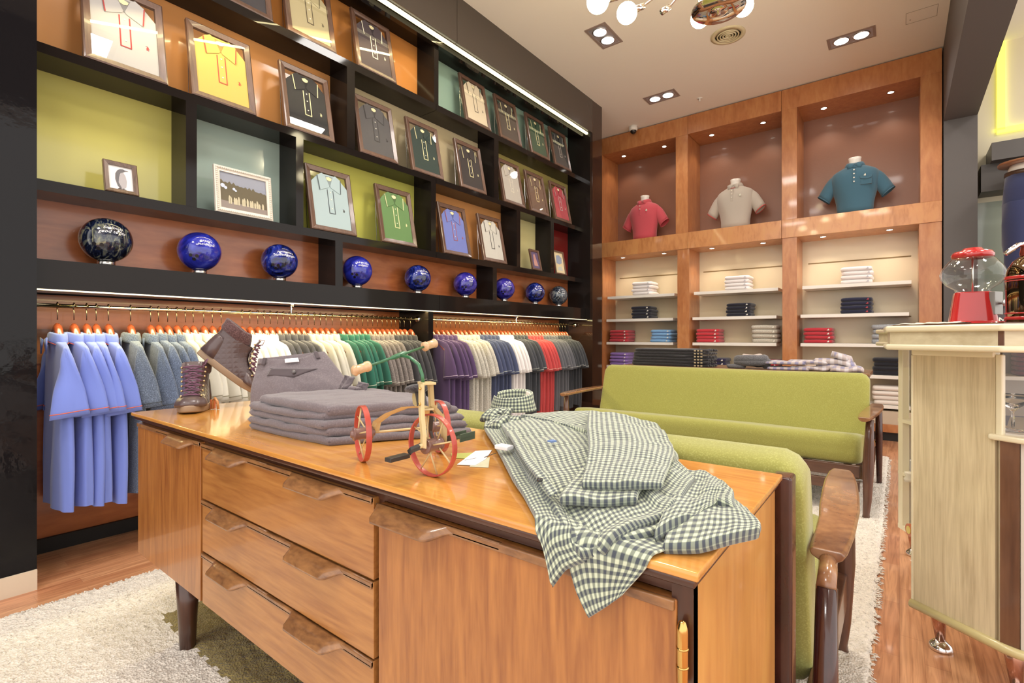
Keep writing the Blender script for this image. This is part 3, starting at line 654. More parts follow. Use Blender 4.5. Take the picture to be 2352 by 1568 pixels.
def polo_proto(seed,alpha,W=.215,ln=.90):
    rd=random.Random(seed); root=thing('polo_shirt','','polo shirt',(0,0,0))
    prof=[(-.138,.062,.024),(-.148,.085,.024),(-.158,.13,.020),(-.172,.175,.019),(-.19,.200,.018),(-.215,W,.018),(-.26,W,.019),(-.33,W+.003,.021),(-.42,W+.005,.023),(-.52,W+.006,.024),(-.62,W+.004,.026),(-.72,W+.003,.027),(-.82,W,.028),(-ln,W-.002,.028)]
    ph=rd.random()*6; R=[]
    for z,w,t_ in prof:
        ring=[]; A=.010*min(1,max(0,(-z-.3)/.4))
        for k in range(40):
            a=2*PI*k/40; c=math.cos(a); s_=math.sin(a)
            x=w*math.copysign(abs(c)**.75,c); y=t_*math.copysign(abs(s_)**.6,s_)
            y+=A*math.sin(x*34+ph)+A*.6*math.sin(x*61+ph*2+z*3); x+=A*.7*math.sin(y*150+ph+z*2)
            ring.append((x,y,z+ (.012*math.sin(x*9+ph) if z<-.8 else 0)))
        R.append(ring)
    MB().rings(R,False).build('body',[None],root,smooth=True,local=True,objmat=True,solid=.0)
    for s in (1,-1):
        R=[];T=[]; sw=rd.uniform(-.008,.008); N=13
        for i in range(N):
            f=(i/(N-1))**1.25; cx=.168+.072*f**.6+.006*math.sin(f*3); cz=-.168-.305*f; lx=.004+.064*f**.55; th=.004+.014*min(1,f*5)-.006*f+.002*math.sin(f*9+seed)
            al=alpha*min(1,f*1.6)*(1 if s>0 else -1); cy=sw*f-.006*f
            ring=[]
            for k in range(20):
                a=2*PI*k/20; p=lx*math.cos(a); q=th*math.sin(a)*(1+.35*math.sin(3*a+seed))
                ring.append((s*(cx+p*math.cos(al)-q*math.sin(al)*s),cy+s*p*math.sin(al)+q*math.cos(al),cz+ p*.16*f))
            R.append(ring)
        mb=MB().rings(R,False,0)
        # cuff stripe as a thin raised band near the hem
        for f0,mi in ((.90,1),):
            r1=[];r2=[]
            a_,b_=R[-2],R[-1]
            for pa,pb in zip(a_,b_):
                pa,pb=Vector(pa),Vector(pb); c0=sum((Vector(q) for q in b_),Vector())/len(b_)
                for lst,ff in ((r1,.28),(r2,.40)):
                    p=pa.lerp(pb,ff); d=(p-c0); d.z=0; lst.append(p+d.normalized()*.0022)
            mb.rings([r1,r2],False,1)
        mb.build('sleeve',[None,None],root,smooth=True,local=True,objmat=True,solid=.0022)
    # collar band with fold-over and piping
    R=[]
    for z,g in ((-.126,0),(-.106,.0),(-.102,.006),(-.108,.013),(-.138,.019),(-.144,.0195)):
        ring=[]
        for k in range(28):
            a=2*PI*k/28; w=.066+g; d_=.022+g*.75
            if abs(a-PI/2*3)<.0: w=0
            ring.append((w*math.cos(a),d_*math.sin(a),z-.012*(math.cos(a)**2)*(g/.019)-.006*math.cos(a)**2))
        R.append(ring)
    mb=MB().rings(R,False,0); e=R[-1]; f_=[(Vector(p)*1.0)+Vector((p[0]*.02,p[1]*.02,-.0035)) for p in e]; g_=[(Vector(p))+Vector((p[0]*.03,p[1]*.03,-.0005)) for p in e]
    mb.rings([[tuple(p) for p in g_],[tuple(p) for p in f_]],False,1)
    # two collar points towards the front (-y)
    for s in (-1,1): mb.prism([(s*.012,-.138),(s*.070,-.128),(s*.058,-.202)],-.050,-.046,'y',0)
    mb.build('collar',[None,None],root,smooth=True,local=True,objmat=True,solid=.0018)
    return root
PROTO=[polo_proto(1,1.15),polo_proto(2,.95),polo_proto(3,.35),polo_proto(4,.5),polo_proto(5,.25)]
ORD={5:['leftmost','second from left','middle','second from right','rightmost'],4:['leftmost','second from left','third from left','rightmost'],1:['single']}
used=set(); hused=False
def paint(o,mat,trim):
    for ch in bpy.data.objects if False else [c for c in o.children]:
        for i,sl in enumerate(ch.material_slots):
            sl.link='OBJECT'; sl.material=trim if i==1 else mat
def hangpolo(y,proto,mat,trim,lab,grp,rz=0,ysc=1,hl='',zs=1,xo=0):
    global hused
    if proto in used: o=dup(PROTO[proto])
    else: o=PROTO[proto]; used.add(proto)
    place(o,(-3.10+xo,y,1.186),lab,grp,(0,0,rz),(1,ysc,zs)); 
    bpy.context.view_layer.update() if False else None
    PL.append((o,mat,trim))
    h=dup(hang) if hused else hang; hused=True
    place(h,(-3.10,y,1.206),hl,'wooden hangers on the rails',(0,0,rz))
PL=[]
def ypx(px): return at(px,720,x=-3.10).y
GR=[ # colour, trim, heather, name, pixel list / count, proto list, ysc
('sky blue',L(110,130,214),L(216,96,60),0,[132,170,199,221,249],(0,1,0,1,0),1),
('charcoal and heather blue',L(92,104,124),L(60,66,70),1,[300],(1,),1.1),
('heather blue',L(88,102,128),L(60,66,74),1,[346,364,385,406],(1,0,1,0),.95),
('pale stone',L(204,198,182),L(120,112,84),0,[426,444,468,488,508],(3,1,3,1,3),.9),
('white',L(236,228,226),L(176,168,140),0,[556,574,592,607,621],(1,3,1,3,3),.85),
('slate grey white-piped',L(82,80,86),L(226,220,200),0,[637,651,666,680,693],(3,3,2,3,3),.8),
('cream grey',L(200,194,178),L(140,130,100),0,[708,722,736,749,763],(3,2,3,3,2),.85),
('bottle green cream-piped',L(34,102,84),L(214,216,190),0,[783,797,809,820,833],(2,3,2,3,2),.85),
('heather taupe',L(118,108,104),L(206,198,184),1,[845,856,867,878,889],(2,3,2,2,3),.85),
('charcoal black',L(62,60,64),L(160,154,148),0,[899,909,919,929,943],(2,3,2,3,2),.85)]
G2=[('purple',L(84,60,102),L(206,184,210),0,5),('light heather grey',L(178,172,162),L(196,190,180),1,5),('navy blue',L(70,78,112),L(190,196,190),0,5),('bright white',L(230,224,226),L(196,190,180),0,4),('dark slate',L(70,72,80),L(196,200,190),0,4),('coral red',L(200,62,64),L(236,190,170),0,5),('ash grey',L(98,98,106),L(170,168,166),0,5),('near-black',L(62,64,70),L(206,206,206),0,5)]
rnd=random.Random(11)
def addgroup(nm,col,trim,he,ys,protos,ysc,where):
    mt=fabric('polo_'+nm.replace(' ','_'),col,heather=he*.6,bmp=.15); tm=plain('polotrim_'+nm.replace(' ','_'),trim,rough=.8)
    n_=len(ys); o_=ORD.get(n_)
    for k,y in enumerate(ys):
        lb=f'{nm} polo hanging on the {where} rail, {o_[k]} of its colour' if n_>1 else f'{nm} polo with open collar just right of the sky blue polos'
        hangpolo(y,protos[k%len(protos)],mt,tm,lb,f'{nm} polos on the {where} rail',rnd.uniform(-.05,.05),ysc,f'orange-brown wooden hanger holding the {o_[k]+" " if n_>1 else ""}{nm} polo on the {where} rail',zs=1+rnd.uniform(-.03,.03))
for nm,col,trim,he,pxs,pr,ysc in GR: addgroup(nm,col,trim,he,[ypx(p) for p in pxs],pr,ysc,'left')
ya,yb=2.90,5.02; tot=sum(g[4] for g in G2); i=0
for nm,col,trim,he,n_ in G2:
    ys=[]
    for k in range(n_): ys.append(ya+(yb-ya)*i/(tot-1)+rnd.uniform(-.004,.004)); i+=1
    addgroup(nm,col,trim,he,ys,(2,4,2,3,4),.8,'right')
for o,mt,tm in PL: paint(o,mt,tm)
# ================================================================== MANNEQUIN TORSOS IN THE NICHES
def torso(cx,lab,col,trim,nm,rz,buttons,pocket=False,heather=0):
    z0=2.382; t=thing('mannequin_torso',lab,'mannequin',(cx,6.62,z0),rz); mt=fabric('torso_'+nm,col,heather=heather,bmp=.2); tm=plain('torsotrim_'+nm,trim,rough=.8)
    R=[]
    for z,w,d in ((-.0,.172,.115),(.08,.168,.11),(.16,.176,.112),(.26,.20,.122),(.35,.222,.132),(.42,.226,.128),(.465,.212,.112),(.49,.185,.098),(.512,.14,.084),(.53,.100,.072),(.545,.076,.066)):
        R.append([(w*math.copysign(abs(math.cos(a))**.85,math.cos(a))+.004*math.sin(z*60+a*3)*(z<.3),d*math.sin(a)-.01+.004*math.sin(z*80+a*5)*(z<.28),z) for a in [2*PI*k/40 for k in range(40)]])
    MB().rings(R).build('shirt',mt,t,smooth=True,local=True,sub=1)
    for s in (-1,1):
        R=[];r2=[]
        for i in range(9):
            f=i/8; c=Vector((s*(.150+.140*f),-.01+.01*f,.440-.02*f-.20*f**1.3)); r=.050+.014*min(1,f*2.5)+.004*f; dr=Vector((s*(.62+.2*(1-f)),0,-.75)).normalized(); up=Vector((s*.75,0,.62)).normalized()
            R.append([c+up*math.cos(a)*r*1.02+Vector((0,1,0))*math.sin(a)*r*.82 for a in [2*PI*k/24 for k in range(24)]])
        mb=MB().rings(R,False,0)
        e=R[-1]; c0=sum(e,Vector())/24; dr=(sum(R[-1],Vector())-sum(R[-2],Vector())).normalized()
        mb.rings([[p+(p-c0).normalized()*.002-dr*.004 for p in e],[p+(p-c0).normalized()*.003+dr*.008 for p in e]],False,1)
        mb.build('sleeve',[mt,tm],t,smooth=True,local=True,solid=.004)
    MB().lathe([(.066,.50),(.058,.56),(.056,.60),(.060,.632)],(0,-.005,0),28).build('neck_form',plain('mannequin_white',L(232,224,214),rough=.35),t,smooth=True,local=True,sub=0)
    R=[]
    for z,g in ((.535,.006),(.572,.004),(.578,.010),(.562,.020),(.53,.034)):
        R.append([((.064+g)*math.cos(a),(.062+g)*math.sin(a)-.005,z-.018*max(0,-math.sin(a))**2-.004*(g>.03)) for a in [2*PI*k/32 for k in range(32)]])
    mb=MB().rings(R,False,0)
    for s in (-1,1): mb.prism([(s*.004,.545),(s*.040,.556),(s*.066,.545),(s*.058,.488),(s*.024,.506)],-.100,-.092,'y',0)
    e=R[-1]; mb.rings([[(p[0]*1.02,p[1]*1.02,p[2]+.003) for p in e],[(p[0]*1.03,p[1]*1.03,p[2]-.004) for p in e]],False,1)
    mb.build('collar',[mt,tm],t,smooth=True,local=True,solid=.004)
    m=MB(); m.box(-.016,.016,-.142,-.120,.34,.49); m.build('placket',mt,t,local=True,bevel=.003)
    m=MB()
    for k in range(buttons): m.lathe([(.007,-.149),(.007,-.138)],(0,0,.47-k*.042),12,axis='y')
    m.build('buttons',plain('pearl_button',0),t,local=True)
    MB().prism([(.085,.395),(.092,.405),(.098,.414),(.103,.405),(.104,.39),(.097,.384)],-.146,-.13,'y').build('chest_emblem',plain('emblem_white',L(222,220,200),rough=.7),t,local=True)
    if pocket:
        m=MB(); m.box(.055,.155,-.137,-.10,.30,.385); m.build('pocket',mt,t,local=True,bevel=.004)
        m=MB(); m.prism([(.05,.392),(.16,.392),(.155,.365),(.105,.352),(.055,.365)],-.146,-.128,'y'); m.build('pocket_flap',mt,t,local=True,bevel=.003)
    return t
torso(-2.79,'white mannequin torso in a coral pink polo in the left niche',L(204,72,84),L(204,72,84),'pink',-.12,2)
torso(-1.61,'white mannequin torso in a pale grey polo with red-tipped collar in the middle niche',L(184,172,158),L(186,66,60),'grey',-.08,3)
torso(-.385,'white mannequin torso in a teal blue pocket polo in the right niche',L(62,104,124),L(56,96,116),'teal',.0,4,pocket=True)
# ================================================================== FOLDED STACKS ON THE WHITE SHELVES
def fold_proto(seed,w=.285,d=.30,h=.046):
    t=thing('folded_polo_shirt','','folded shirt',(0,0,0))
    slab(MB(),-w/2,w/2,0,d,0.001,h*.98,seed,.005).build('folded_body',[None],t,smooth=True,local=True,objmat=True)
    m=MB(); m.prism([(w*.30,h*.3),(w*.33,h*.45),(w*.36,h*.75),(w*.385,h*.5),(w*.38,h*.3)],-.0035,.004,'y'); m.build('chest_emblem',[None],t,local=True,objmat=True)
    return t
FP=[fold_proto(s) for s in (3,7,13)]; fused=set()
NUMW={4:['bottom','third down','second down','topmost'],2:['lower','upper'],3:['bottom','middle','topmost']}
def stack(cx,y,z,n_,col,nm,where,logo=(.8,.78,.7,1),h=.046,w=1,heather=0,d=1):
    mt=fabric('stack_'+nm.replace(' ','_'),col,heather=heather); lm=plain('stacklogo_'+nm.replace(' ','_'),logo,rough=.8)
    for k in range(n_):
        p=rnd.randrange(3)
        if p in fused: o=dup(FP[p])
        else: o=FP[p]; fused.add(p)
        place(o,(cx+rnd.uniform(-.008,.008),y+rnd.uniform(-.006,.006),z+k*h),f'{nm} folded shirt {where}, {NUMW[n_][k]}',f'{nm} folded shirts {where}',(0,0,rnd.uniform(-.03,.03)),(w,d,h/.046))
        for ch in o.children: ch.material_slots[0].link='OBJECT'; ch.material_slots[0].material=lm if 'emblem' in ch.name else mt
ZS=(1.632,1.312,.992,.665,.36)
SW=L(238,230,228); SN=L(34,34,48); SR=L(190,36,50)
y_=6.44
def xc(a,b_,yy=6.45): return (at(a,700,y=yy).x+at(b_,700,y=yy).x)/2
stack(xc(1448,1497),y_,ZS[0],4,SW,'white','on the top shelf of the left bay',logo=(.5,.5,.55,1),h=.045)
stack(xc(1445,1498),y_,ZS[1],4,SN,'navy','on the second shelf of the left bay',h=.042)
stack(xc(1395,1444),y_,ZS[2],4,SR,'crimson','left on third shelf of the left bay',h=.042)
stack(xc(1492,1541),y_,ZS[2],4,L(116,168,218),'sky blue','right on third shelf of the left bay',h=.042)
stack(xc(1397,1444),y_,ZS[3],4,L(140,104,182),'lilac','on the fourth shelf of the left bay',h=.045)
stack(xc(1662,1720),y_,ZS[0],4,SW,'white','on the top shelf of the middle bay',logo=(.5,.5,.55,1),h=.043)
stack(xc(1665,1724),y_,ZS[1],4,SN,'navy','on the second shelf of the middle bay',logo=L(110,150,200),h=.04)
stack(xc(1599,1650),y_,ZS[2],4,L(202,40,54),'bright red','left on third shelf of the middle bay',h=.043)
stack(xc(1725,1786),y_,ZS[2],4,L(182,174,158),'stone grey','right on third shelf of the middle bay',h=.053,heather=.3)
stack(xc(1625,1655),y_,ZS[3],3,L(40,36,70),'dark indigo','on the fourth shelf of the middle bay',h=.045)
stack(xc(1730,1785),y_,ZS[3],3,L(176,24,36),'deep red','right on fourth shelf of the middle bay',h=.045)
stack(xc(1930,2005),y_,ZS[0],4,SW,'white','on the top shelf of the right bay',logo=(.5,.5,.55,1),h=.045)
stack(xc(1930,2004),y_,ZS[1],4,L(40,42,66),'dark blue','on the second shelf of the right bay',logo=L(180,60,70),h=.043)
stack(xc(1845,1914),y_,ZS[2],4,L(192,38,52),'cherry red','left on third shelf of the right bay',h=.043)
stack(xc(2008,2075),y_,ZS[2],4,L(150,154,160),'light grey','right on third shelf of the right bay',h=.05,heather=.3)
stack(xc(1846,1918),y_,ZS[3],2,L(214,188,164),'beige','left on fourth shelf of the right bay',h=.045)
stack(xc(2010,2078),y_,ZS[3],4,L(36,36,44),'black','right on fourth shelf of the right bay',h=.045)
stack(xc(2010,2078),y_,ZS[4],4,L(226,216,206),'off-white','on the bottom shelf of the right bay',h=.048)
# ================================================================== RUG
import numpy as np
def fleck(name,c1,c2):
    m=base(name,c1,.95,sheen=.2,spec=.1); n,l,b=nt(m); mp=coords(n,l,(1,1,1)); a=n.new('ShaderNodeTexNoise'); a.inputs['Scale'].default_value=70; a.inputs['Detail'].default_value=5; a.inputs['Roughness'].default_value=.7; l.new(mp.outputs[0],a.inputs[0])
    r=ramp(n,l,a.outputs[0],[(.26,c2),(.37,tuple(p*.6+q*.4 for p,q in zip(c1,c2))),(.46,c1),(.8,tuple(min(1,p*1.12) for p in c1))]); l.new(r.outputs[0],b.inputs['Base Color'])
    w=n.new('ShaderNodeTexVoronoi'); w.inputs['Scale'].default_value=150; l.new(mp.outputs[0],w.inputs[0]); bump(n,l,b,w.outputs[0],.8,.006); return m
RG=fleck('rug_shag',L(236,226,212),L(140,124,110)); RO=fleck('rug_olive',L(150,132,72),L(90,76,44))
x0,x1,y0,y1=-2.645,-.072,-.7,5.48; st=.0115
nx=int((x1-x0)/st); ny=int((y1-y0)/st)
mb=MB(); vv=[]
for j in range(ny+1):
    for i in range(nx+1):
        x=x0+(x1-x0)*i/nx; y=y0+(y1-y0)*j/ny; e=(i in (0,nx)) or (j in (0,ny))
        h=.004 if e else .016+noise.noise(Vector((x*42,y*75,0)))*.010+noise.noise(Vector((x*9,y*12,4)))*.003
        if e: x+=noise.noise(Vector((x*50,y*50,2)))*.012; y+=noise.noise(Vector((x*50,y*50,7)))*.012
        elif i in (1,nx-1): x+=noise.noise(Vector((0,y*70,2)))*.012
        vv.append((x,y,max(.003,h)))
mb.v=vv
for j in range(ny):
    for i in range(nx):
        a=j*(nx+1)+i; mb.f.append((a,a+1,a+nx+2,a+nx+1)); xx=vv[a][0]; yy=vv[a][1]
        mb.m.append(1 if (-2.2+.01*math.sin(yy*90)<xx<-1.0 and .668+.01*math.sin(xx*80)<yy<2.2) else 0)
rug=mb.build('shag_rug',[RG,RO],smooth=True); tag(rug,'large cream shag rug with an olive square under the sofas and sideboard','rug')
# tufts along the visible edges
m=MB(); rr_=random.Random(2)
for k in range(900):
    if k<520: x=x0+rr_.uniform(-.006,.01); y=rr_.uniform(.1,1.6); d=Vector((-1,rr_.uniform(-.8,.8),rr_.uniform(.1,.8)))
    else: x=x1+rr_.uniform(-.01,.006); y=rr_.uniform(1.6,5.4); d=Vector((1,rr_.uniform(-.8,.8),rr_.uniform(.1,.8)))
    d.normalize(); p=Vector((x,y,.006)); m.tube([p,p+d*.010,p+d*.018+Vector((0,0,-.005))],[.0028,.0026,.0012],5)
o=m.build('edge_tufts',RG,None,smooth=True); o['kind']='stuff'; o.parent=rug
# ================================================================== SIDEBOARD
SBX0,SBX1,SBY0,SBY1=-2.17,-.190,.60,1.10
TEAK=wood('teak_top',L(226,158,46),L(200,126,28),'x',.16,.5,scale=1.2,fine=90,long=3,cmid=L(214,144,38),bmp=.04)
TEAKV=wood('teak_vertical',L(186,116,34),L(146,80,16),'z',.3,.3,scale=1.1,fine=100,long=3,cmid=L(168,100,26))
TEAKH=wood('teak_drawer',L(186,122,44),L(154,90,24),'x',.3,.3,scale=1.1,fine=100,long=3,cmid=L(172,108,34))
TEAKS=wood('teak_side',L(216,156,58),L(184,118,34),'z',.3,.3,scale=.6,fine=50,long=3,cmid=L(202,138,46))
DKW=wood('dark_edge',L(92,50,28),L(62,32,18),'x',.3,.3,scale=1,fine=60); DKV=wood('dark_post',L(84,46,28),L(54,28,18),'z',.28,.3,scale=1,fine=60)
HND=wood('handle_wood',L(166,112,56),L(112,70,36),'x',.3,.35,scale=2.5,fine=40,long=6)
sb=thing('sideboard','long teak sideboard with three wavy-handled drawers carrying trousers, toy tricycle and checked shirt','sideboard',((SBX0+SBX1)/2,(SBY0+SBY1)/2,0))
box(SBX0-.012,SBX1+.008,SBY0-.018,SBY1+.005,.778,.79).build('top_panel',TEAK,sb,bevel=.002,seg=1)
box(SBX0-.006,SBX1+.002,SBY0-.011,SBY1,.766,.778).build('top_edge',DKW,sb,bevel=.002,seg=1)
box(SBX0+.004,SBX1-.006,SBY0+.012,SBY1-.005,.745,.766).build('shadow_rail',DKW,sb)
box(SBX1-.022,SBX1-.004,SBY0+.004,SBY1-.005,.285,.766).build('side_panel',TEAKS,sb)
box(SBX0+.0,SBX0+.018,SBY0+.02,SBY1-.005,.285,.755).build('side_panel',TEAKS,sb)
box(SBX0+.018,SBX1-.022,SBY1-.02,SBY1-.005,.285,.755).build('back_panel',TEAKV,sb)
box(SBX0+.018,SBX1-.022,SBY0+.02,SBY1-.02,.285,.30).build('bottom_panel',TEAKV,sb)
for x in (-1.614,-.795): box(x-.008,x+.008,SBY0+.014,SBY1-.03,.30,.75).build('partition',DKV,sb)
box(SBX1-.03,SBX1-.004,SBY0+.003,SBY0+.02,.285,.766).build('corner_post',DKV,sb)
def grip(x0,x1,z,parent,left=.012,right=.05,pr=.028,full=None):
    """carved pull: a lip that swells out of the top edge of the front"""
    m=MB(); R=[]; N=26
    fx0,fx1=full
    xs=[fx0+.002]+[x0-.004]+[x0+(x1-x0)*i/N for i in range(N+1)]+[x1+.01,fx1-.002]
    for x in xs:
        if x<x0: p=.0
        elif x<x0+left: p=((x-x0)/left)**.5
        elif x>x1: p=0
        elif x>x1-right: f=(x1-x)/right; p=f*f*(3-2*f)
        else: p=1
        o=.005+pr*p; dz=.010+.017*p
        R.append([(x,SBY0+.004,z),(x,SBY0-.004,z+.001),(x,SBY0-o*.55,z-.003-.004*p),(x,SBY0-o,z-dz*.72),(x,SBY0-o,z-dz*.9),(x,SBY0-o*.8,z-dz),(x,SBY0-o*.3,z-dz*.75-.002),(x,SBY0+.004,z-dz*.6)])
    return m.rings(R).build('handle',HND,parent,smooth=True)
def front(name,x0,x1,z0,z1,mat,grips):
    o=box(x0,x1,SBY0,SBY0+.018,z0,z1).build(name,mat,sb,bevel=.0015,seg=1); LOC[o.name]=LOC[sb.name]
    box(x0+.002,x1-.002,SBY0-.005,SBY0+.002,z1-.013,z1+.0005).build('lip',HND,o,bevel=.002)
    for a,b_ in grips: grip(a,b_,z1,o,full=(max(x0,a-.12) if len(grips)>1 or True else x0,min(x1,b_+.1)))
    return o
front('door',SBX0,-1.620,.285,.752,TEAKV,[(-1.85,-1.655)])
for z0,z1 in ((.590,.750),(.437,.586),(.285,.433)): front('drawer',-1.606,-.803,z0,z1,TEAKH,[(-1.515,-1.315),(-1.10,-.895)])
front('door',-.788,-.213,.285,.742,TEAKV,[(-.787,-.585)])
for z in (.68,.36):
    m=MB(); m.lathe([(.0,.044),(.004,.042),(.0065,.034),(.0068,.030),(.0068,-.030),(.004,-.036),(.0,-.037)],(SBX1-.014,SBY0-.006,z),12); m.lathe([(.0075,.010),(.0075,.012)],(SBX1-.014,SBY0-.006,z),12).lathe([(.0075,-.012),(.0075,-.010)],(SBX1-.014,SBY0-.006,z),12)
    m.build('brass_hinge',GOLD,sb,smooth=True)
for z in (.68,.36): MB().cyl((SBX0-.004,SBY0+.018,z-.015),(SBX0-.004,SBY0+.018,z+.015),.004,n=8).build('brass_hinge',GOLD,sb,smooth=True)
for x in (-1.90,-.42):
    for y in (.665,1.03): MB().cyl((x,y,.286),(x,y,0.015),.037,.0235,24).build('leg',DKV,sb,smooth=True)
# ================================================================== SOFAS
OLIVE=fabric('sofa_green',L(152,150,60),weave=500,col2=L(170,168,80),heather=.04,bmp=.25)
WAL=wood('sofa_walnut',L(136,92,58),L(98,60,38),'y',.3,.3,scale=1.2,fine=40,cmid=L(118,76,46)); WALV=wood('sofa_walnut_v',L(112,72,52),L(78,46,34),'z',.28,.35,scale=1,fine=50); WALX=wood('sofa_walnut_x',L(108,70,50),L(76,46,34),'x',.3,.3,scale=1,fine=50)
WARM=wood('arm_teak',L(166,116,68),L(116,72,42),'y',.22,.45,scale=2.2,fine=16,long=5,cmid=L(146,96,56))
DRED=wood('mahogany_post',L(78,36,26),L(46,18,16),'z',.2,.4,scale=1,fine=50,long=4)
def sofa(loc,rz,lab):
    t=thing('sofa',lab,'sofa',loc,rz); B=lambda nm,m,mat,**k: m.build(nm,mat,t,local=True,**k)
    # seat cushion: sheared soft box
    def cush(nm,pts,hw,r=.03):
        m=MB(); N=24; R=[]
        # profile polygon rounded, swept along x
        P=[Vector((0,p[0],p[1])) for p in pts]; prof=[]
        for i,p in enumerate(P):
            a,b_=P[i-1],P[(i+1)%4]; d1=(a-p).normalized(); d2=(b_-p).normalized()
            for k in range(6):
                f=k/5; q=(p+d1*r*2).lerp(p,f).lerp(p.lerp(p+d2*r*2,f),f); prof.append(q)
            for k in range(1,5): prof.append((p+d2*r*2).lerp(b_+ (p-b_).normalized()*r*2,k/5))
        c0=sum(prof,Vector())/len(prof)
        xs=[-hw,-hw+.006,-hw+.02,-hw+.045]+[-hw+.045+(2*hw-.09)*k/N for k in range(1,N)]+[hw-.045,hw-.02,hw-.006,hw]
        for x in xs:
            e=min(abs(x+hw),abs(hw-x)); s=1-.14*(1-min(1,e/.045))**2.2
            R.append([(x,c0.y+(q.y-c0.y)*(s if True else 1)+noise.noise(Vector((x*2.2,q.y*5,q.z*5)))*.006,c0.z+(q.z-c0.z)*s+noise.noise(Vector((x*1.7,q.y*4,3)))*.008) for q in prof])
        B(nm,m.rings(R),OLIVE,smooth=True)
    cush('seat_cushion',[(.03,.285),(.56,.243),(.56,.40),(.03,.47)],.985,.035)
    cush('back_cushion',[(.49,.215),(.63,.20),(.812,.772),(.675,.80)],1.003,.028)
    B('front_rail',box(-.98,.98,.03,.06,.215,.285),WALX,bevel=.004); B('lower_rail',box(-.98,.98,.02,.045,.135,.195),WALX,bevel=.004)
    B('back_rail',box(-.98,.98,.80,.83,.30,.38),WALX,bevel=.004); B('back_rail',box(-.98,.98,.80,.83,.62,.70),WALX,bevel=.004); B('rear_rail',box(-.98,.98,.72,.76,.15,.24),WALX,bevel=.004)
    m=MB()
    for k in range(9): m.box(-.9+.225*k-.02,-.9+.225*k+.02,.06,.74,.215,.235)
    B('seat_slats',m,WALX)
    for s in (-1,1):
        B('back_post',box(s*.957,s*.996,.82,.872,.02,.765),DRED,bevel=.006,seg=3)
        B('front_leg',MB().tube([(s*1.012,.0,.0),(s*1.012,.0,.02),(s*1.018,.004,.10),(s*1.022,.01,.30),(s*1.026,.016,.45),(s*1.03,.02,.565)],[.020,.017,.021,.029,.024,.020],18),WALV,smooth=True)
        B('rear_leg',MB().tube([(s*1.05,.90,0),(s*1.05,.895,.02),(s*1.05,.88,.15),(s*1.05,.85,.35),(s*1.05,.825,.548)],[.018,.016,.019,.022,.019],18),DRED,smooth=True)
        # paddle armrest
        o=[(-.075,.978,1.034),(-.03,.972,1.045),(.1,.972,1.062),(.25,.980,1.075),(.4,.990,1.084),(.5,1.0,1.084),(.6,1.004,1.084),(.70,1.005,1.079),(.733,1.008,1.074)]
        R=[]
        for y,a,b_ in o:
            zt=.585+.008*math.cos((y-.3)*3); h=.017
            R.append([(s*a,y,zt-.006),(s*(a+.006),y,zt),(s*(b_-.006),y,zt),(s*b_,y,zt-.006),(s*(b_-.004),y,zt-h),(s*(b_-.018),y,zt-h-.008),(s*(a+.018),y,zt-h-.008),(s*(a+.004),y,zt-h)])
        B('armrest',MB().rings(R),WARM,bevel=.003)
        B('arm_rod',MB().tube([(s*1.042,.715,.565),(s*1.046,.76,.558),(s*1.05,.835,.548)],.0175,18),WARM,smooth=True)
        B('side_rail',box(s*1.0,s*1.03,.02,.86,.17,.27),WALV,bevel=.004)
        B('brass_bolt',MB().cyl((s*.99,.86,.30),(s*1.045,.86,.30),.007,n=10),GOLD,smooth=True)
    return t
sofa((-1.165,3.55,0.014),0,'green upholstered wooden sofa facing the camera, in front of the long table')
sofa((-1.165,2.0,0.014),PI,'green upholstered wooden sofa standing back to back with the sideboard')
# ================================================================== TABLES
tb=thing('long_table','brown wooden table behind the far sofa with folded jeans, scarf and plaid shirt on it','table',(-1.15,4.72,0))
TW=wood('table_wood',L(150,104,58),L(116,76,42),'x',.3,.3,scale=1,fine=50)
box(-2.12,-.17,4.46,5.0,.765,.795).build('tabletop',TW,tb,bevel=.003)
for x in (-2.07,-.23):
    for y in (4.5,4.95): box(x-.025,x+.025,y-.025,y+.025,0,.765).build('leg',TW,tb)
box(-2.05,-.25,4.5,4.52,.69,.765).build('apron',TW,tb)
ct=thing('coffee_table','low brown coffee table between the two sofas with magazines on it','table',(-1.3,2.9,0))
box(-1.85,-.79,2.62,3.13,.375,.405).build('tabletop',WAL,ct,bevel=.005)
for x in (-1.8,-.84):
    for y in (2.67,3.08): MB().cyl((x,y,.375),(x,y,.014),.02,.014,14).build('leg',WALV,ct,smooth=True)
# magazines
def flatpoly(nm,pts,z,h,mat,parent=None): return MB().prism([(p.x,p.y) for p in pts],z,z+h).build(nm,mat,parent)
z=.4055
def mag(pts,lab,cov,extra,zz):
    t=thing('magazine',lab,'magazine',(pts[0].x,pts[0].y,zz)); flatpoly('pages',pts,zz,.006,plain('paper_white',L(236,230,226),rough=.6),t)
    c0=sum(pts,Vector())/len(pts); flatpoly('cover',[c0+(p-c0)*.97 for p in pts],zz+.006,.0008,plain('cov_'+cov[0],cov[1],rough=.25),t)
    for nm,pp,cl in extra:
        w=[pts[0]+(pts[1]-pts[0])*a+(pts[3]-pts[0])*b_ for a,b_ in pp]; flatpoly(nm,w,zz+.0068,.0006,plain('mg_'+nm,cl,rough=.3),t)
P=lambda x,y:at(x,y,z=z)
a=[P(1638,1040),P(1648,1026),P(1600,1015),P(1583,1026)]
mag(a,'magazine with a red edge lying under the dark one on the coffee table',('red',L(200,90,60)),[],z)
a=[P(1550,1024),P(1625,1036),P(1645,1022),P(1575,1008)]
mag(a,'dark-covered magazine with white lettering on the coffee table',('navy',L(62,60,76)),[('masthead',[(.15,.35),(.8,.3),(.82,.55),(.18,.62)],L(226,222,226)),('headline',[(.3,.66),(.75,.62),(.76,.75),(.3,.8)],L(210,206,214))],z+.007)
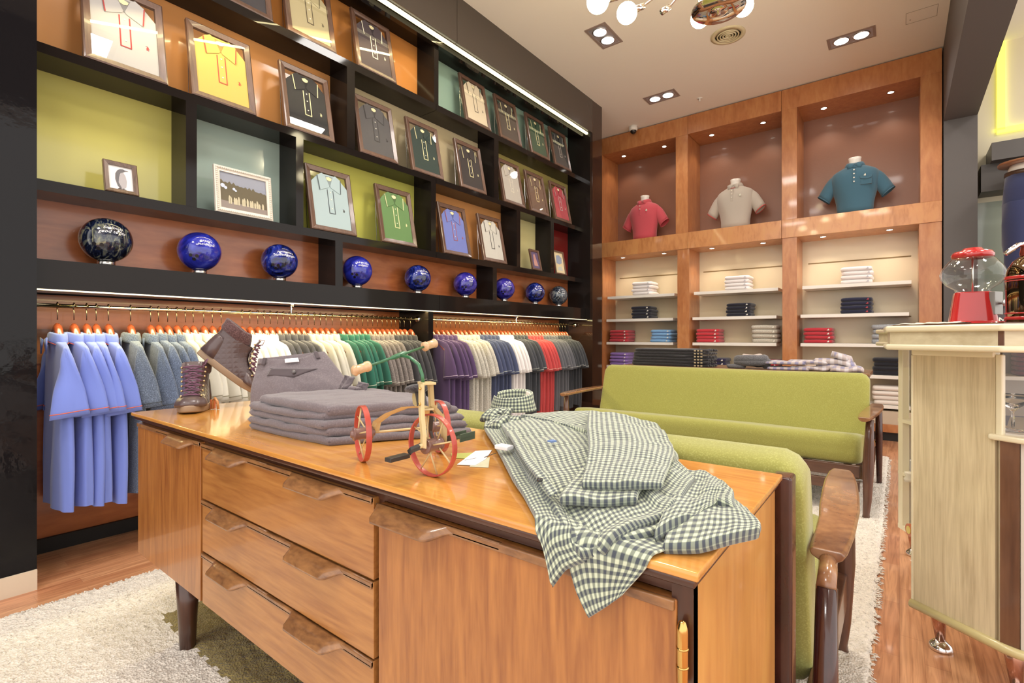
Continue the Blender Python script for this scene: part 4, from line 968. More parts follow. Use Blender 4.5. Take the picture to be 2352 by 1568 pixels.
a=[P(1530,1016),P(1562,1024),P(1583,1008),P(1560,1003)]
mag(a,'white and yellow magazine at the left end of the coffee table pile',('yellow',L(214,200,90)),[('white_block',[(.1,.1),(.9,.1),(.9,.45),(.1,.45)],L(236,230,232))],z+.0)
# ================================================================== CORDUROY TROUSERS
TZ=.7905
CORD=fabric('corduroy',L(112,101,105),weave=700,col2=L(126,114,118),heather=.08,bmp=.35)
A_=(-1.515,.690);B_=(-1.115,.700);C_=(-.925,1.02);D_=(-1.40,1.07)
def q3(p,z,dx=0,dy=0): return Vector((p[0]+dx,p[1]+dy,z))
jit=[(0,0,.0,.0),(.0,-.004,-.012,.004),(-.006,.002,-.02,-.006),(.004,-.002,-.034,.006)]
NL=['bottom','third down','second down','just under the topmost']
for k in range(4):
    j=jit[k]; z=TZ+.0095+k*.0192; t=thing('folded_trousers',f'grey corduroy trousers folded in the stack on the sideboard, {NL[k]}','folded trousers',(-1.25,.85,TZ),group='corduroy trousers stacked on the sideboard')
    b=[q3(A_,z,j[0],j[1]),q3((-1.3,.688),z,0,j[1]),q3(B_,z,j[2],j[3])]; r=[b[-1],q3((-1.03,.85),z+.002,j[2]),q3(C_,z-.001,j[2]*1.6)]
    tp=[q3(D_,z,j[0]),q3((-1.15,1.07),z),r[-1]]; l_=[b[0],q3((-1.47,.88),z+.001,j[0]),tp[0]]
    ob=patch('folded_cloth',b,r,tp,l_,.0198,CORD,None,70,50,.0055,15,seed=k+1,rim=.011)
    for v in ob.data.vertices: v.co-=LOC[t.name]
    ob.parent=t
def patched(t,nm,b,r,tp,l_,th,mat,**k):
    ob=patch(nm,b,r,tp,l_,th,mat,None,**k)
    if t:
        for v in ob.data.vertices: v.co-=LOC[t.name]
        ob.parent=t
    return ob
t=thing('folded_trousers','topmost grey corduroy trousers with back pocket and white label standing up behind the fold','folded trousers',(-1.3,.9,TZ+.09),group='corduroy trousers stacked on the sideboard')
z=TZ+.088
patched(t,'folded_leg',[q3((-1.475,.70),z),q3((-1.28,.694),z+.001),q3((-1.135,.712),z-.006)],[q3((-1.135,.712),z-.006),q3((-1.07,.84),z-.006),q3((-.985,1.0),z-.012)],[q3((-1.36,1.03),z),q3((-1.15,1.03),z-.004),q3((-.985,1.0),z-.012)],[q3((-1.475,.70),z),q3((-1.43,.87),z+.003),q3((-1.36,1.03),z)],.028,CORD,nu=70,nv=50,wr=.005,wf=13,seed=8,rim=.018)
PB=[at(577,945,y=.79),at(640,925,y=.83),at(725,925,y=.90),at(822,930,y=.985)]
PT=[at(598,823,y=.84),at(640,826,y=.875),at(690,824,y=.92),at(722,813,y=.955),at(746,809,y=.985)]
PL_=[PB[0],at(578,900,y=.80),at(588,855,y=.825),PT[0]]; PR=[PB[-1],at(808,890,y=.99),at(770,838,y=.99),PT[-1]]
patched(t,'seat_panel',PB,PR,PT,PL_,.022,CORD,nu=80,nv=60,wr=.006,wf=11,seed=12,rim=.012)
def onp(u,v,off):  # a point on the standing seat panel
    B=resamp(PB,100);T=resamp(PT,100); i=min(98,max(1,int(u*100))); p=B[i].lerp(T[i],v)
    n_=(B[i+1]-B[i-1]).cross(T[i]-B[i]).normalized(); return p+n_*off
def pquad(nm,us,off,th,mat): 
    p=[onp(u,v,off) for u,v in us]; patched(t,nm,[p[0],p[1]],[p[1],p[2]],[p[3],p[2]],[p[0],p[3]],th,mat,nu=16,nv=8,wr=.0006,rim=.004)
CORDD=fabric('corduroy_shade',L(86,75,79),weave=700,bmp=.3)  # flap and belt loops darker than the cloth, shadow put into their colour
pquad('pocket_flap',[(.20,.60),(.50,.52),(.80,.66),(.24,.76)],.016,.006,CORDD)
pquad('belt_loop',[(.10,.84),(.15,.84),(.17,1.0),(.12,1.0)],.015,.005,CORDD); pquad('belt_loop',[(.84,.85),(.89,.85),(.90,1.0),(.85,1.0)],.015,.005,CORDD)
pquad('waistband',[(.01,.86),(.99,.88),(.995,.99),(.005,.98)],.010,.006,CORD)
pquad('white_label',[(.42,.86),(.62,.87),(.62,.97),(.42,.96)],.017,.003,plain('label_white',L(238,236,240),rough=.5))
MB().cyl(onp(.52,.62,.018),onp(.52,.62,.028),.006,n=14).build('pocket_button',plain('grey_button',L(110,104,104),rough=.3),t,smooth=True)
for i,(u,v) in enumerate(((805,905),(790,880),(822,895),(765,890))):
    p=at(u,v,y=.93+.01*i); e=.03
    patched(t,'gathered_pocket',[p+Vector((-e,0,-.02)),p+Vector((e*.6,0,-.025))],[p+Vector((e*.6,0,-.025)),p+Vector((e,.02,.02))],[p+Vector((-e*.4,.01,.026)),p+Vector((e,.02,.02))],[p+Vector((-e,0,-.02)),p+Vector((-e*.4,.01,.026))],.012,CORD,nu=20,nv=20,wr=.016,wf=40,seed=30+i,rim=.008,ridge=.006)
# ================================================================== BOOTS
LEA=base('boot_leather',L(84,66,66),.38,coat=.15); n,l,b=nt(LEA); mp=coords(n,l,(1,1,1),rot=(0,.78,0)); ck=n.new('ShaderNodeTexVoronoi'); ck.feature='DISTANCE_TO_EDGE'; ck.inputs['Scale'].default_value=52; ck.inputs['Randomness'].default_value=.0; l.new(mp.outputs[0],ck.inputs[0]); bump(n,l,b,ck.outputs[0],.5,.006)
LEAS=plain('boot_leather_smooth',L(86,68,68),rough=.32,coat=.2)
KNIT=fabric('boot_knit',L(86,58,58),weave=500,heather=.5,bmp=.9); SOLE=plain('boot_sole',L(150,122,92),rough=.55); LACE=plain('boot_lace',L(112,70,96),rough=.8)
EYE=plain('boot_eyelet',L(190,166,120),rough=.3,metal=1)
def boot(lab,M):
    t=thing('boot',lab,'boot',(0,0,0),group='brown lace-up boots'); t.matrix_world=M; LOC[t.name]=Vector((0,0,0))
    Ln=.262
    def foot(x0,x1,w,z,n_=36,sq=.8):
        r=[]
        for k in range(n_):
            a=2*PI*k/n_; c,s_=math.cos(a),math.sin(a); u=(c+1)/2; x=x0+(x1-x0)*u
            ww=w*(.84+.24*math.sin(PI*min(1,u*1.1))**2)
            r.append((x0+(x1-x0)*(.5+.5*math.copysign(abs(c)**.85,c)),ww*math.copysign(abs(s_)**.62,s_),z+.010*max(0,u-.75)*4*.6))
        return r
    MB().rings([foot(.004,Ln-.006,.040,0),foot(0,Ln,.0425,.004),foot(0,Ln,.043,.022),foot(.003,Ln-.003,.041,.025)]).build('sole',SOLE,t,local=True,smooth=True,bevel=.0015)
    sl=[(.022,.002,Ln-.004,.040),(.035,0,Ln-.010,.0405),(.048,0,Ln-.028,.039),(.06,.001,Ln-.060,.0375),(.074,.003,Ln-.092,.036),(.09,.004,Ln-.112,.035),(.11,.003,Ln-.122,.035),(.135,.0,Ln-.124,.036)]
    MB().rings([foot(a,b_,w,z) for z,a,b_,w in sl],False).build('upper',LEA,t,local=True,smooth=True,sub=1)
    MB().rings([foot(a,b_,w,z) for z,a,b_,w in [(.023,Ln-.085,Ln-.003,.041),(.035,Ln-.088,Ln-.008,.0415),(.048,Ln-.092,Ln-.026,.037),(.058,Ln-.095,Ln-.055,.028)]]).build('toe_cap',LEAS,t,local=True,smooth=True)
    MB().rings([foot(a,b_,w,z) for z,a,b_,w in [(.023,-.001,.085,.041),(.06,-.001,.075,.0385),(.095,.001,.06,.036),(.105,.004,.05,.034)]]).build('heel_counter',LEAS,t,local=True,smooth=True)
    MB().rings([foot(a,b_,w,z) for z,a,b_,w in [(.128,-.002,.12,.037),(.135,-.006,.122,.040),(.152,-.008,.112,.041),(.168,-.012,.10,.040),(.172,-.008,.095,.036),(.150,.0,.098,.031),(.10,.01,.11,.028)]],False).build('knit_collar',KNIT,t,local=True,smooth=True)
    MB().rings([[(x,y*w,z) for y in (-1,-.5,0,.5,1)]+[(x-.006,y*w,z) for y in (1,.5,0,-.5,-1)] for x,w,z in ((Ln-.06,.018,.064),(Ln-.09,.020,.085),(Ln-.115,.022,.115),(Ln-.122,.024,.15),(Ln-.124,.024,.178))]).build('tongue',LEAS,t,local=True,smooth=True)
    lc=MB(); ey=MB(); N=7
    def fr(i): # lace row position along the instep
        f=i/(N-1); z=.060+.098*f; x=(Ln-.052)-.072*f**.6; return x,z
    for i in range(N):
        x,z=fr(i); w=.024+.006*(i/(N-1))
        for s in (-1,1): ey.sphere((x-.006,s*(w+.003),z-.001),.0042,8,6)
        lc.tube([(x-.004,-w,z),(x+.008,-w*.5,z+.004),(x+.010,0,z+.006),(x+.008,w*.5,z+.004),(x-.004,w,z)],.0021,6)
        if i<N-1:
            x2,z2=fr(i+1)
            for s in (-1,1): lc.tube([(x-.003,s*w,z),(x+.008,0,(z+z2)/2+.006),(x2-.003,-s*w,z2)],.0021,6)
    x,z=fr(N-1)
    lc.tube([(x,.02,z),(x+.012,.034,z+.012),(x+.006,.04,z+.03),(x-.01,.03,z+.02),(x,.02,z)],.002,6)
    lc.build('laces',LACE,t,local=True,smooth=True); ey.build('eyelets',EYE,t,local=True,smooth=True)
    return t
# front boot, toe towards the viewer
rz=math.atan2(-.44,.90); toe=Vector((-1.955,.688,TZ)); hp=toe-Vector((math.cos(rz),math.sin(rz),0))*.262
boot('brown quilted lace-up boot standing upright on the left end of the sideboard',Matrix.Translation(hp)@Matrix.Rotation(rz,4,'Z')@Matrix.Diagonal((1,1.14,1.0,1)))
hp=Vector((-2.13,.775,1.0)); d=(Vector((-2.02,.965,.806))-hp).normalized(); lat=Vector((0,0,1)).cross(d).normalized(); up=d.cross(lat)
boot('brown quilted lace-up boot tipped toe-down, its heel raised on the upright boot',Matrix(((d.x,lat.x,up.x,hp.x),(d.y,lat.y,up.y,hp.y),(d.z,lat.z,up.z,hp.z),(0,0,0,1))))
p=at(490,940,z=TZ)
t=thing('wooden_tag','small orange and tan wooden loop tag beside the upright boot','tag',p)
MB().tube([p+Vector((-.008,0,.001)),p+Vector((-.009,.002,.03)),p+Vector((0,.006,.042)),p+Vector((.010,.01,.03)),p+Vector((.012,.012,.001))],.005,6,flat=1,up=(0,1,0)).build('loop',wood('tag_wood',L(214,150,80),L(190,110,50),'z',.4,.2,scale=3),t,smooth=True)
box(p.x-.014,p.x-.009,p.y-.006,p.y+.012,p.z+.001,p.z+.036).build('orange_strip',plain('tag_orange',L(206,110,50),rough=.5),t)
# ================================================================== TOY TRICYCLE
tc=thing('toy_tricycle','small antique toy tricycle with red wheels and green handlebar on the sideboard','toy tricycle',(-.888,.742,TZ),math.atan2(-.39,.92))
RW=plain('wheel_red',L(186,62,44),rough=.32,coat=.3); BG=plain('frame_beige',L(206,178,118),rough=.4,coat=.2); HB=plain('hub_brown',L(124,86,76),rough=.35,coat=.3); GR_=plain('handlebar_green',L(38,108,66),rough=.3,coat=.4); IR=plain('iron_dark',L(74,68,64),rough=.4,metal=.6); GRP=wood('grip_wood',L(222,180,130),L(190,140,92),'y',.3,.4,scale=3)
TURN=[False]
def Bc(nm,m,mat,**k):
    if TURN[0]:
        ca,sa=math.cos(.44),math.sin(.44); m.v=[(.178+(v[0]-.178)*ca-v[1]*sa,(v[0]-.178)*sa+v[1]*ca,v[2]) for v in m.v]
    return m.build(nm,mat,tc,local=True,**k)
def _tv(m):
    ca,sa=math.cos(.44),math.sin(.44); m.v=[(.178+(v[0]-.178)*ca-v[1]*sa,(v[0]-.178)*sa+v[1]*ca,v[2]) for v in m.v]
def wheel(c,r,ax=0):
    m=MB(); R=[]
    for k in range(48):
        a=2*PI*k/48; R.append([(c[0]+rr*math.cos(a),c[1]+yy,c[2]+rr*math.sin(a)) for rr,yy in ((r,-.006),(r,.006),(r-.003,.006),(r-.003,-.006))])
    o=len(m.v)
    for q in R: m.v+=q
    for k in range(48):
        k2=(k+1)%48
        for j in range(4): m.f.append((o+k*4+j,o+k2*4+j,o+k2*4+(j+1)%4,o+k*4+(j+1)%4)); m.m.append(0)
    w=Bc('wheel',m,RW,smooth=False,bevel=.0008); LOC[w.name]=Vector((0,0,0))
    s=MB()
    for k in range(8):
        a=2*PI*(k+.3)/8; y=(-.011,.011)[k%2]; s.tube([(c[0],c[1]+y,c[2]),(c[0]+(r-.002)*math.cos(a),c[1],c[2]+(r-.002)*math.sin(a))],.0017,6)
    if TURN[0]: _tv(s)
    so=s.build('spokes',BG,w,local=True,smooth=True)
    h=MB().lathe([(.0,-.026),(.007,-.026),(.008,-.021),(.0145,-.0205),(.0145,-.016),(.0125,-.015),(.0125,.015),(.0145,.016),(.0145,.0205),(.008,.021),(.007,.026),(.0,.026)],c,24,axis='y')
    if TURN[0]: _tv(h)
    h.build('hub',HB,w,local=True,smooth=True,bevel=.0006)
    return w
wheel((0,-.088,.0605),.0605); wheel((0,.088,.0605),.0605); TURN[0]=True; wheel((.185,0,.0605),.0605); TURN[0]=False
Bc('axle',MB().cyl((0,-.112,.0605),(0,.112,.0605),.0028,n=8),BG,smooth=True)
for s in (-1,1):
    Bc('frame_strap',MB().tube([(0,s*.062,.064),(.012,s*.060,.085),(.045,s*.045,.105),(.09,s*.022,.123),(.125,s*.008,.128),(.15,s*.004,.130)],.0095,4,flat=.2,up=(0,.25,1)),BG)
Bc('fork_head',MB().box(.148,.176,-.010,.010,.126,.130).box(.146,.178,-.014,.014,.176,.181),BG,bevel=.001)
TURN[0]=True
for s in (-1,1):
    Bc('fork_blade',MB().tube([(.189,s*.028,.06),(.190,s*.028,.085),(.184,s*.026,.112),(.170,s*.014,.134),(.168,s*.012,.178)],.0085,4,flat=.26,up=(0,1,0)),BG)
m=MB()
for z in (.14,.17):
    for s in (-1,1): m.sphere((.168,s*.0165,z),.003,8,6)
Bc('rivets',m,GOLD,smooth=True)
Bc('stem',MB().tube([(.160,0,.18),(.158,0,.195),(.148,0,.215),(.125,0,.228),(.098,0,.232)],[.0036]*5,8),GR_,smooth=True)
hb0=Vector((.085,-.07,.214)); hb1=Vector((.085,.075,.248))
hd=(hb1-hb0).normalized()
Bc('handlebar',MB().tube([hb0,hb0.lerp(hb1,.35),hb0.lerp(hb1,.42),hb0.lerp(hb1,.6),hb0.lerp(hb1,.67),hb1],[.0026,.0028,.005,.0062,.003,.0026],10),GR_,smooth=True)
for a,dr in ((hb0,-1),(hb1,1)):
    Bc('grip',MB().tube([a,a+hd*dr*.002,a+hd*dr*.008,a+hd*dr*.010,a+hd*dr*.032,a+hd*dr*.035,a+hd*dr*.040],[.004,.0105,.0105,.0088,.0092,.0105,.006],16),GRP,smooth=True)
TURN[0]=False
Bc('seat_pad',MB().tube([(.075,-.0,.158),(.10,0,.162),(.128,0,.166)],[.018,.026,.016],20,flat=.38,up=(0,0,1)),fabric('felt_dark',L(64,58,60),heather=.6),smooth=True)
Bc('seat_spring',MB().tube([(.115,0,.128),(.100,0,.130),(.094,0,.142),(.098,0,.156)],.008,4,flat=.2,up=(1,0,.3)),BG); Bc('seat_brace',MB().tube([(.135,.0,.13),(.128,0,.145),(.12,0,.16)],.011,4,flat=.18,up=(1,0,0)),IR)
TURN[0]=True
Bc('iron_strut',MB().tube([(.165,.02,.126),(.15,.03,.08),(.158,.034,.05)],.006,4,flat=.3,up=(0,1,0)),IR)
Bc('crank',MB().cyl((.187,-.034,.064),(.187,.034,.064),.0045,n=10),BG,smooth=True)
Bc('crank_arm',MB().tube([(.187,-.032,.064),(.17,-.040,.056),(.165,-.042,.05)],.006,4,flat=.4,up=(0,1,0)),IR); Bc('crank_arm',MB().tube([(.187,.032,.064),(.205,.040,.072)],.006,4,flat=.4,up=(0,1,0)),IR)
Bc('pedal',MB().box(.155,.172,-.092,-.045,.042,.050),IR,bevel=.001)
Bc('pedal',MB().box(.195,.22,.042,.088,.068,.070).box(.195,.197,.042,.088,.062,.078).box(.218,.22,.042,.088,.062,.078),plain('pedal_green_iron',L(92,104,84),rough=.35,metal=.7),bevel=.0008)
TURN[0]=False
# price tags beside the shirt
z=TZ
t=thing('price_tag','white swing tickets with black string lying beside the checked shirt','tag',at(1090,1056,z=z))
flatpoly('ticket',[at(*p,z=z) for p in ((1050,1068),(1092,1037),(1130,1035),(1115,1056),(1092,1070))],z+.0008,.0012,plain('ticket_white',L(240,238,240),rough=.5),t)
flatpoly('ticket_clear',[at(*p,z=z) for p in ((1078,1072),(1122,1074),(1125,1050),(1095,1055))],z+.0002,.0005,plain('ticket_cream',L(216,214,180),rough=.3),t)
MB().tube([at(1112,1050,z=z+.003),at(1125,1045,z=z+.006),at(1140,1040,z=z+.01)],.0008,5).build('string',IR,t)
m=MB(); a=at(1068,1056,z=z+.0021); c2=at(1094,1051,z=z+.0021)
for k in range(9): p=a.lerp(c2,k/9); m.box(p.x,p.x+.0025,p.y-.002,p.y+.002,z+.0019,z+.0022)
m.build('printed_code',plain('ink_grey',L(120,120,130)),t)
t=thing('green_card','small lime green card lying behind the toy tricycle wheel','card',at(1075,1045,z=z))
flatpoly('card',[at(*p,z=z) for p in ((1036,1042),(1038,1052),(1078,1054),(1096,1040))],z+.0003,.001,plain('lime_card',L(176,180,74),rough=.5),t)
# ================================================================== GINGHAM SHIRT
GG=gingham('gingham_check',L(198,206,176),L(70,76,86),.0108,cm=L(130,138,122))
gs=thing('checked_shirt','green and navy gingham long-sleeved shirt laid out over the right end of the sideboard','shirt',(-.55,.9,TZ))
def a3(px,py,z=None,y=None): return at(px,py,z=z,y=y) if z is not None else at(px,py,y=y)
YE=.592; RE=.010
def unfold(p):  # a point hanging in front of the sideboard, laid flat beyond the edge
    s_=max(0,(TZ-RE)-p.z)+RE*PI/2; return Vector((p.x,YE-s_,TZ+max(.003,YE-RE-p.y-.004)))
def foldover(v):
    s_=YE-v.y
    if s_<=0: return v
    h=v.z-TZ; th=min(PI/2,s_/RE); rest=max(0,s_-RE*PI/2)
    return Vector((v.x,YE-(RE+h)*math.sin(th),TZ-RE+(RE+h)*math.cos(th)-rest))
def gp(nm,b,r,tp,l_,th,**k):
    f=lambda P:[p if isinstance(p,Vector) else (at(p[0],p[1],z=p[2]) if p[2]>.7 else unfold(at(p[0],p[1],y=p[2]))) for p in P]
    b,r,tp,l_=f(b),f(r),f(tp),f(l_); r[0]=b[-1]; l_[0]=b[0]; tp[0]=l_[-1]; tp[-1]=r[-1]
    ob=patched(gs,nm,b,r,tp,l_,th,GG,**k); o_=LOC[gs.name]
    for v in ob.data.vertices: v.co=foldover(v.co+o_)-o_
    return ob
Z0=TZ+.006
gp('tail',[(1349,1422,.571),(1390,1396,.571),(1425,1371,.571)],[(0,0,1),(1481,1303,.573),(1530,1262,Z0),(1585,1245,Z0)],[(0,0,1),(1400,1170,Z0+.004),(0,0,1)],[(0,0,1),(1318,1360,.571),(1300,1290,.571),(1295,1240,.576),(1320,1170,Z0+.002)],.005,nu=50,nv=90,wr=.003,wf=16,seed=2,rim=.004,uvr=0)
gp('lower_front',[(1266,1352,.565),(1296,1312,.565),(1345,1292,.567)],[(0,0,1),(1318,1225,.575),(1300,1170,Z0+.006),(1240,1080,Z0+.010),(1170,1000,Z0+.014),(1160,965,Z0+.014)],[(0,0,1),(1135,958,Z0+.01),(0,0,1)],[(0,0,1),(1245,1250,.572),(1232,1195,Z0+.001),(1200,1135,Z0+.004),(1174,1097,Z0+.006),(1140,1030,Z0+.008),(1112,985,Z0+.008),(1116,962,Z0+.01)],.012,nu=36,nv=110,wr=.005,wf=14,seed=5,rim=.006,ridge=.003)
gp('under_sleeve',[(1520,1262,Z0),(1600,1262,Z0+.004),(1666,1243,Z0+.01),(1746,1224,Z0+.012)],[(0,0,1),(1748,1210,Z0+.014),(1725,1190,Z0+.014),(1702,1177,Z0+.012)],[(0,0,1),(1640,1120,Z0+.012),(0,0,1)],[(0,0,1),(1540,1190,Z0+.01),(1570,1110,Z0+.012)],.018,nu=60,nv=50,wr=.005,wf=16,seed=9,rim=.009,ridge=.004,uvr=1)
gp('under_fold',[(1500,1238,Z0+.008),(1580,1195,Z0+.016),(1640,1170,Z0+.014),(1700,1186,Z0+.014)],[(0,0,1),(1690,1165,Z0+.018),(1686,1140,Z0+.018)],[(0,0,1),(1610,1092,Z0+.018),(1640,1105,Z0+.02),(0,0,1)],[(0,0,1),(1530,1170,Z0+.014),(1560,1085,Z0+.018)],.018,nu=60,nv=40,wr=.007,wf=20,seed=19,rim=.009,ridge=.006)
gp('back_layer',[(1338,1288,.570),(1378,1258,.576),(1425,1246,Z0+.0),(1500,1228,Z0+.006),(1570,1190,Z0+.010),(1612,1105,Z0+.014)],[(0,0,1),(1560,1065,Z0+.012),(1550,1040,Z0+.012),(1440,975,Z0+.012),(1355,955,Z0+.012)],[(0,0,1),(1240,962,Z0+.01),(0,0,1)],[(0,0,1),(1296,1222,.576),(1266,1170,Z0+.006),(1200,1085,Z0+.012),(1150,1000,Z0+.012),(1140,970,Z0+.012)],.014,nu=100,nv=100,wr=.004,wf=14,seed=21,rim=.008)
gp('front',[(1332,1284,.560),(1370,1256,.570),(1404,1238,Z0+.006),(1470,1208,Z0+.014),(1530,1180,Z0+.022),(1570,1140,Z0+.028),(1599,1100,Z0+.028)],[(0,0,1),(1529,1052,Z0+.030),(1547,1030,Z0+.028),(1510,982,Z0+.028),(1430,962,Z0+.028),(1351,950,Z0+.028)],[(0,0,1),(1300,948,Z0+.03),(1237,955,Z0+.03),(1195,958,Z0+.03),(0,0,1)],[(0,0,1),(1302,1228,.573),(1278,1185,Z0+.006),(1240,1130,Z0+.014),(1212,1089,Z0+.02),(1165,1005,Z0+.026),(1150,975,Z0+.026)],.015,nu=130,nv=130,wr=.007,wf=13,seed=3,rim=.008,ridge=.004)
gp('placket',[(1262,1140,Z0+.026),(1284,1130,Z0+.030)],[(0,0,1),(1222,1050,Z0+.042),(1184,985,Z0+.046)],[(0,0,1),(0,0,1)],[(0,0,1),(1200,1055,Z0+.038),(1162,990,Z0+.042)],.004,nu=10,nv=70,wr=.003,seed=6,rim=.003)
gp('sleeve',[(1335,1116,Z0+.038),(1430,1119,Z0+.042),(1521,1113,Z0+.042)],[(0,0,1),(1543,1060,Z0+.044),(1549,1037,Z0+.044),(1530,1005,Z0+.044),(1508,980,Z0+.044)],[(0,0,1),(1430,957,Z0+.050),(0,0,1)],[(0,0,1),(1352,1034,Z0+.048),(1348,985,Z0+.050),(1351,951,Z0+.046)],.013,nu=90,nv=90,wr=.006,wf=15,seed=14,rim=.007,ridge=.005)
gp('cuff',[(1286,1152,Z0+.024),(1380,1156,Z0+.024),(1464,1151,Z0+.026)],[(0,0,1),(1470,1128,Z0+.030),(1490,1105,Z0+.032)],[(0,0,1),(0,0,1)],[(0,0,1),(1288,1138,Z0+.026),(1335,1080,Z0+.032)],.014,nu=60,nv=30,wr=.005,wf=16,seed=15,rim=.008,ridge=.004)
# collar standing up
cw=Vector((-1.03,1.335,.812)); R0=[];R1=[];R2=[]
for k in range(49):
    a=math.radians(-128+ (348-24)*k/48)-.25; ex=.052*math.cos(a); ey=.046*math.sin(a)
    R0.append(cw+Vector((ex,ey,.0))); R1.append(cw+Vector((ex*1.25,ey*1.25,.058+.010*math.sin(a))))
    R2.append(cw+Vector((ex*1.55,ey*1.5,.004)))
patched(gs,'collar_stand',R0,[R0[-1],R1[-1]],R1,[R0[0],R1[0]],.004,GG,nu=80,nv=14,wr=.002,rim=.003,seed=4)
patched(gs,'collar_fold',R2,[R2[-1],R1[-1]+Vector((0,0,.001))],[p+Vector((0,0,.001)) for p in R1],[R2[0],R1[0]+Vector((0,0,.001))],.005,GG,nu=80,nv=18,wr=.004,rim=.004,seed=5,uvr=0)
ia=[R0[i].lerp(R1[i],.45)+(cw-R0[i]).normalized()*.003 for i in range(16,33)]; ib=[R0[i].lerp(R1[i],.95)+(cw-R0[i]).normalized()*.003 for i in range(16,33)]
patched(gs,'neck_label',ia,[ia[-1],ib[-1]],ib,[ia[0],ib[0]],.0015,plain('neck_label_cream',L(238,226,214),rough=.6),nu=30,nv=6,wr=0,rim=.002)
for i,(px,py) in enumerate(((1128,952),(1140,968),(1150,948),(1165,968))):
    p=at(px,py,z=Z0+.03); e=.032
    patched(gs,'gathered_yoke',[p+Vector((-e,-e*.5,-.02)),p+Vector((e,-e*.6,-.02))],[p+Vector((e,-e*.6,-.02)),p+Vector((e*.8,e,.012))],[p+Vector((-e*.7,e*.6,.012)),p+Vector((e*.8,e,.012))],[p+Vector((-e,-e*.5,-.02)),p+Vector((-e*.7,e*.6,.012))],.02,GG,nu=26,nv=26,wr=.012,wf=26,seed=40+i,rim=.012,ridge=.006)
m=MB()
for px,py in ((1146,948),(1186,998),(1210,1040),(1240,1100)):
    p=at(px,py,z=Z0+.040); m.cyl(p-Vector((0,0,.003)),p+Vector((0,0,.001)),.0048,n=12)
m.build('buttons',plain('dark_button',L(50,50,54),rough=.25),gs,smooth=True)
p=at(1268,1010,z=Z0+.044); MB().prism([(p.x-.008,p.y-.006),(p.x+.004,p.y-.008),(p.x+.009,p.y+.004),(p.x-.002,p.y+.009)],p.z-.004,p.z-.0005).build('chest_emblem',plain('emblem_blue',L(110,140,196),rough=.7),gs)
p=at(1160,1025,z=Z0+.03); box(p.x-.02,p.x+.015,p.y-.012,p.y+.012,p.z-.006,p.z+.003).build('size_label',plain('label_white',0),gs,bevel=.002)
# ================================================================== GOODS ON THE LONG TABLE
JN=fabric('black_denim',L(38,34,38),heather=.2,bmp=.3); TW_Z=.7955
JL=['bottom','fifth down','fourth down','third down','second down','topmost']
for k in range(6):
    t=thing('folded_jeans',f'black folded jeans in the stack on the long table, {JL[k]}','folded jeans',(-1.65,4.62,TW_Z),group='black jeans stacked on the long table')
    m=slab(MB(),-2.05+.006*k,-1.42+.01*math.sin(k*2),4.50,4.74,TW_Z+.0265*k,TW_Z+.0265*(k+1)-.001,k*5,.008); m.build('legs',JN,t,smooth=True)
    m=MB()
    for j in range(5):
        p=Vector((-1.41+.02*j,4.505+.03*j,TW_Z+.0265*k+.012)); slab(m,p.x-.02,p.x+.09-.012*j,p.y,p.y+.05,p.z-.009,p.z+.010,j+k*7,.012)
    m.build('bunched_waist',JN,t,smooth=True)
    m=MB()
    for j in range(3): m.box(-1.44+.028*j,-1.424+.028*j,4.492,4.497,TW_Z+.0265*k+.006,TW_Z+.0265*k+.018)
    m.build('tan_label',plain('denim_tan',L(176,154,120),rough=.7),t)
WOOL=fabric('scarf_wool',L(92,90,94),weave=260,heather=.5,bmp=1.); BEI=fabric('scarf_beige',L(206,188,176),weave=260,bmp=.8)
t=thing('scarf','rolled dark grey wool scarf with beige lining on the long table','scarf',(-.985,4.58,TW_Z))
m=MB(); P_=[]
for k in range(41):
    a=2*PI*k/20-.3; f=k/40; P_.append((-.985+(.112-.0*f)*math.cos(a),4.58+.075*math.sin(a),TW_Z+.036+.052*f))
m.tube(P_,.033,14); 
for i,v in enumerate(m.v): m.v[i]=tuple(Vector(v)+Vector((1,1,1))*noise.noise(Vector(v)*40)*.006)
m.build('roll',WOOL,t,smooth=True)
m=slab(MB(),-1.06,-.91,4.52,4.64,TW_Z+.075,TW_Z+.118,3,.016); m.build('lining',BEI,t,smooth=True)
m=slab(MB(),-1.17,-1.03,4.50,4.60,TW_Z,TW_Z+.035,9,.012); m.build('loose_end',WOOL,t,smooth=True)
PLD=gingham('plaid_check',L(206,198,204),L(136,132,164),.052,kind='Object',cm=L(184,168,166))
def plaidshirt(lab,off,zb,col=True,sc=1):
    t=thing('plaid_shirt',lab,'shirt',(-.5,4.65,TW_Z),group='plaid shirts fanned on the long table')
    x0=-.86+off; 
    for i,(a,b_,z1,z2) in enumerate(((x0,x0+.30,0,.022),(x0+.16,x0+.44,.006,.032),(x0+.34,x0+.60,.004,.055))):
        slab(MB(),a,b_,4.5+.02*i,4.72,TW_Z+zb+z1,TW_Z+zb+z2,i*3+off*50,.014).build(('tail','body','yoke')[i],PLD,t,smooth=True)
    if col:
        R=[]; c=(x0+.53,4.60)
        for z,g in ((.045,.0),(.085,.002),(.090,.008),(.050,.018)): R.append([(c[0]+(.055+g)*math.cos(a),c[1]+(.05+g)*math.sin(a),TW_Z+zb+z-.02*math.cos(a)) for a in [2*PI*k/28 for k in range(28)]])
        MB().rings(R,False).build('collar',PLD,t,smooth=True,solid=.004)
    return t
plaidshirt('lilac plaid shirt lying under the other on the long table',.0,.0)
plaidshirt('lilac plaid shirt lying uppermost with its collar raised on the long table',-.02,.045)
t=thing('rolled_sleeve','loose rolled plaid sleeve at the right end of the long table','shirt sleeve',(-.3,4.6,TW_Z))
slab(MB(),-.42,-.21,4.49,4.6,TW_Z,TW_Z+.04,6,.016).build('sleeve_cloth',PLD,t,smooth=True)
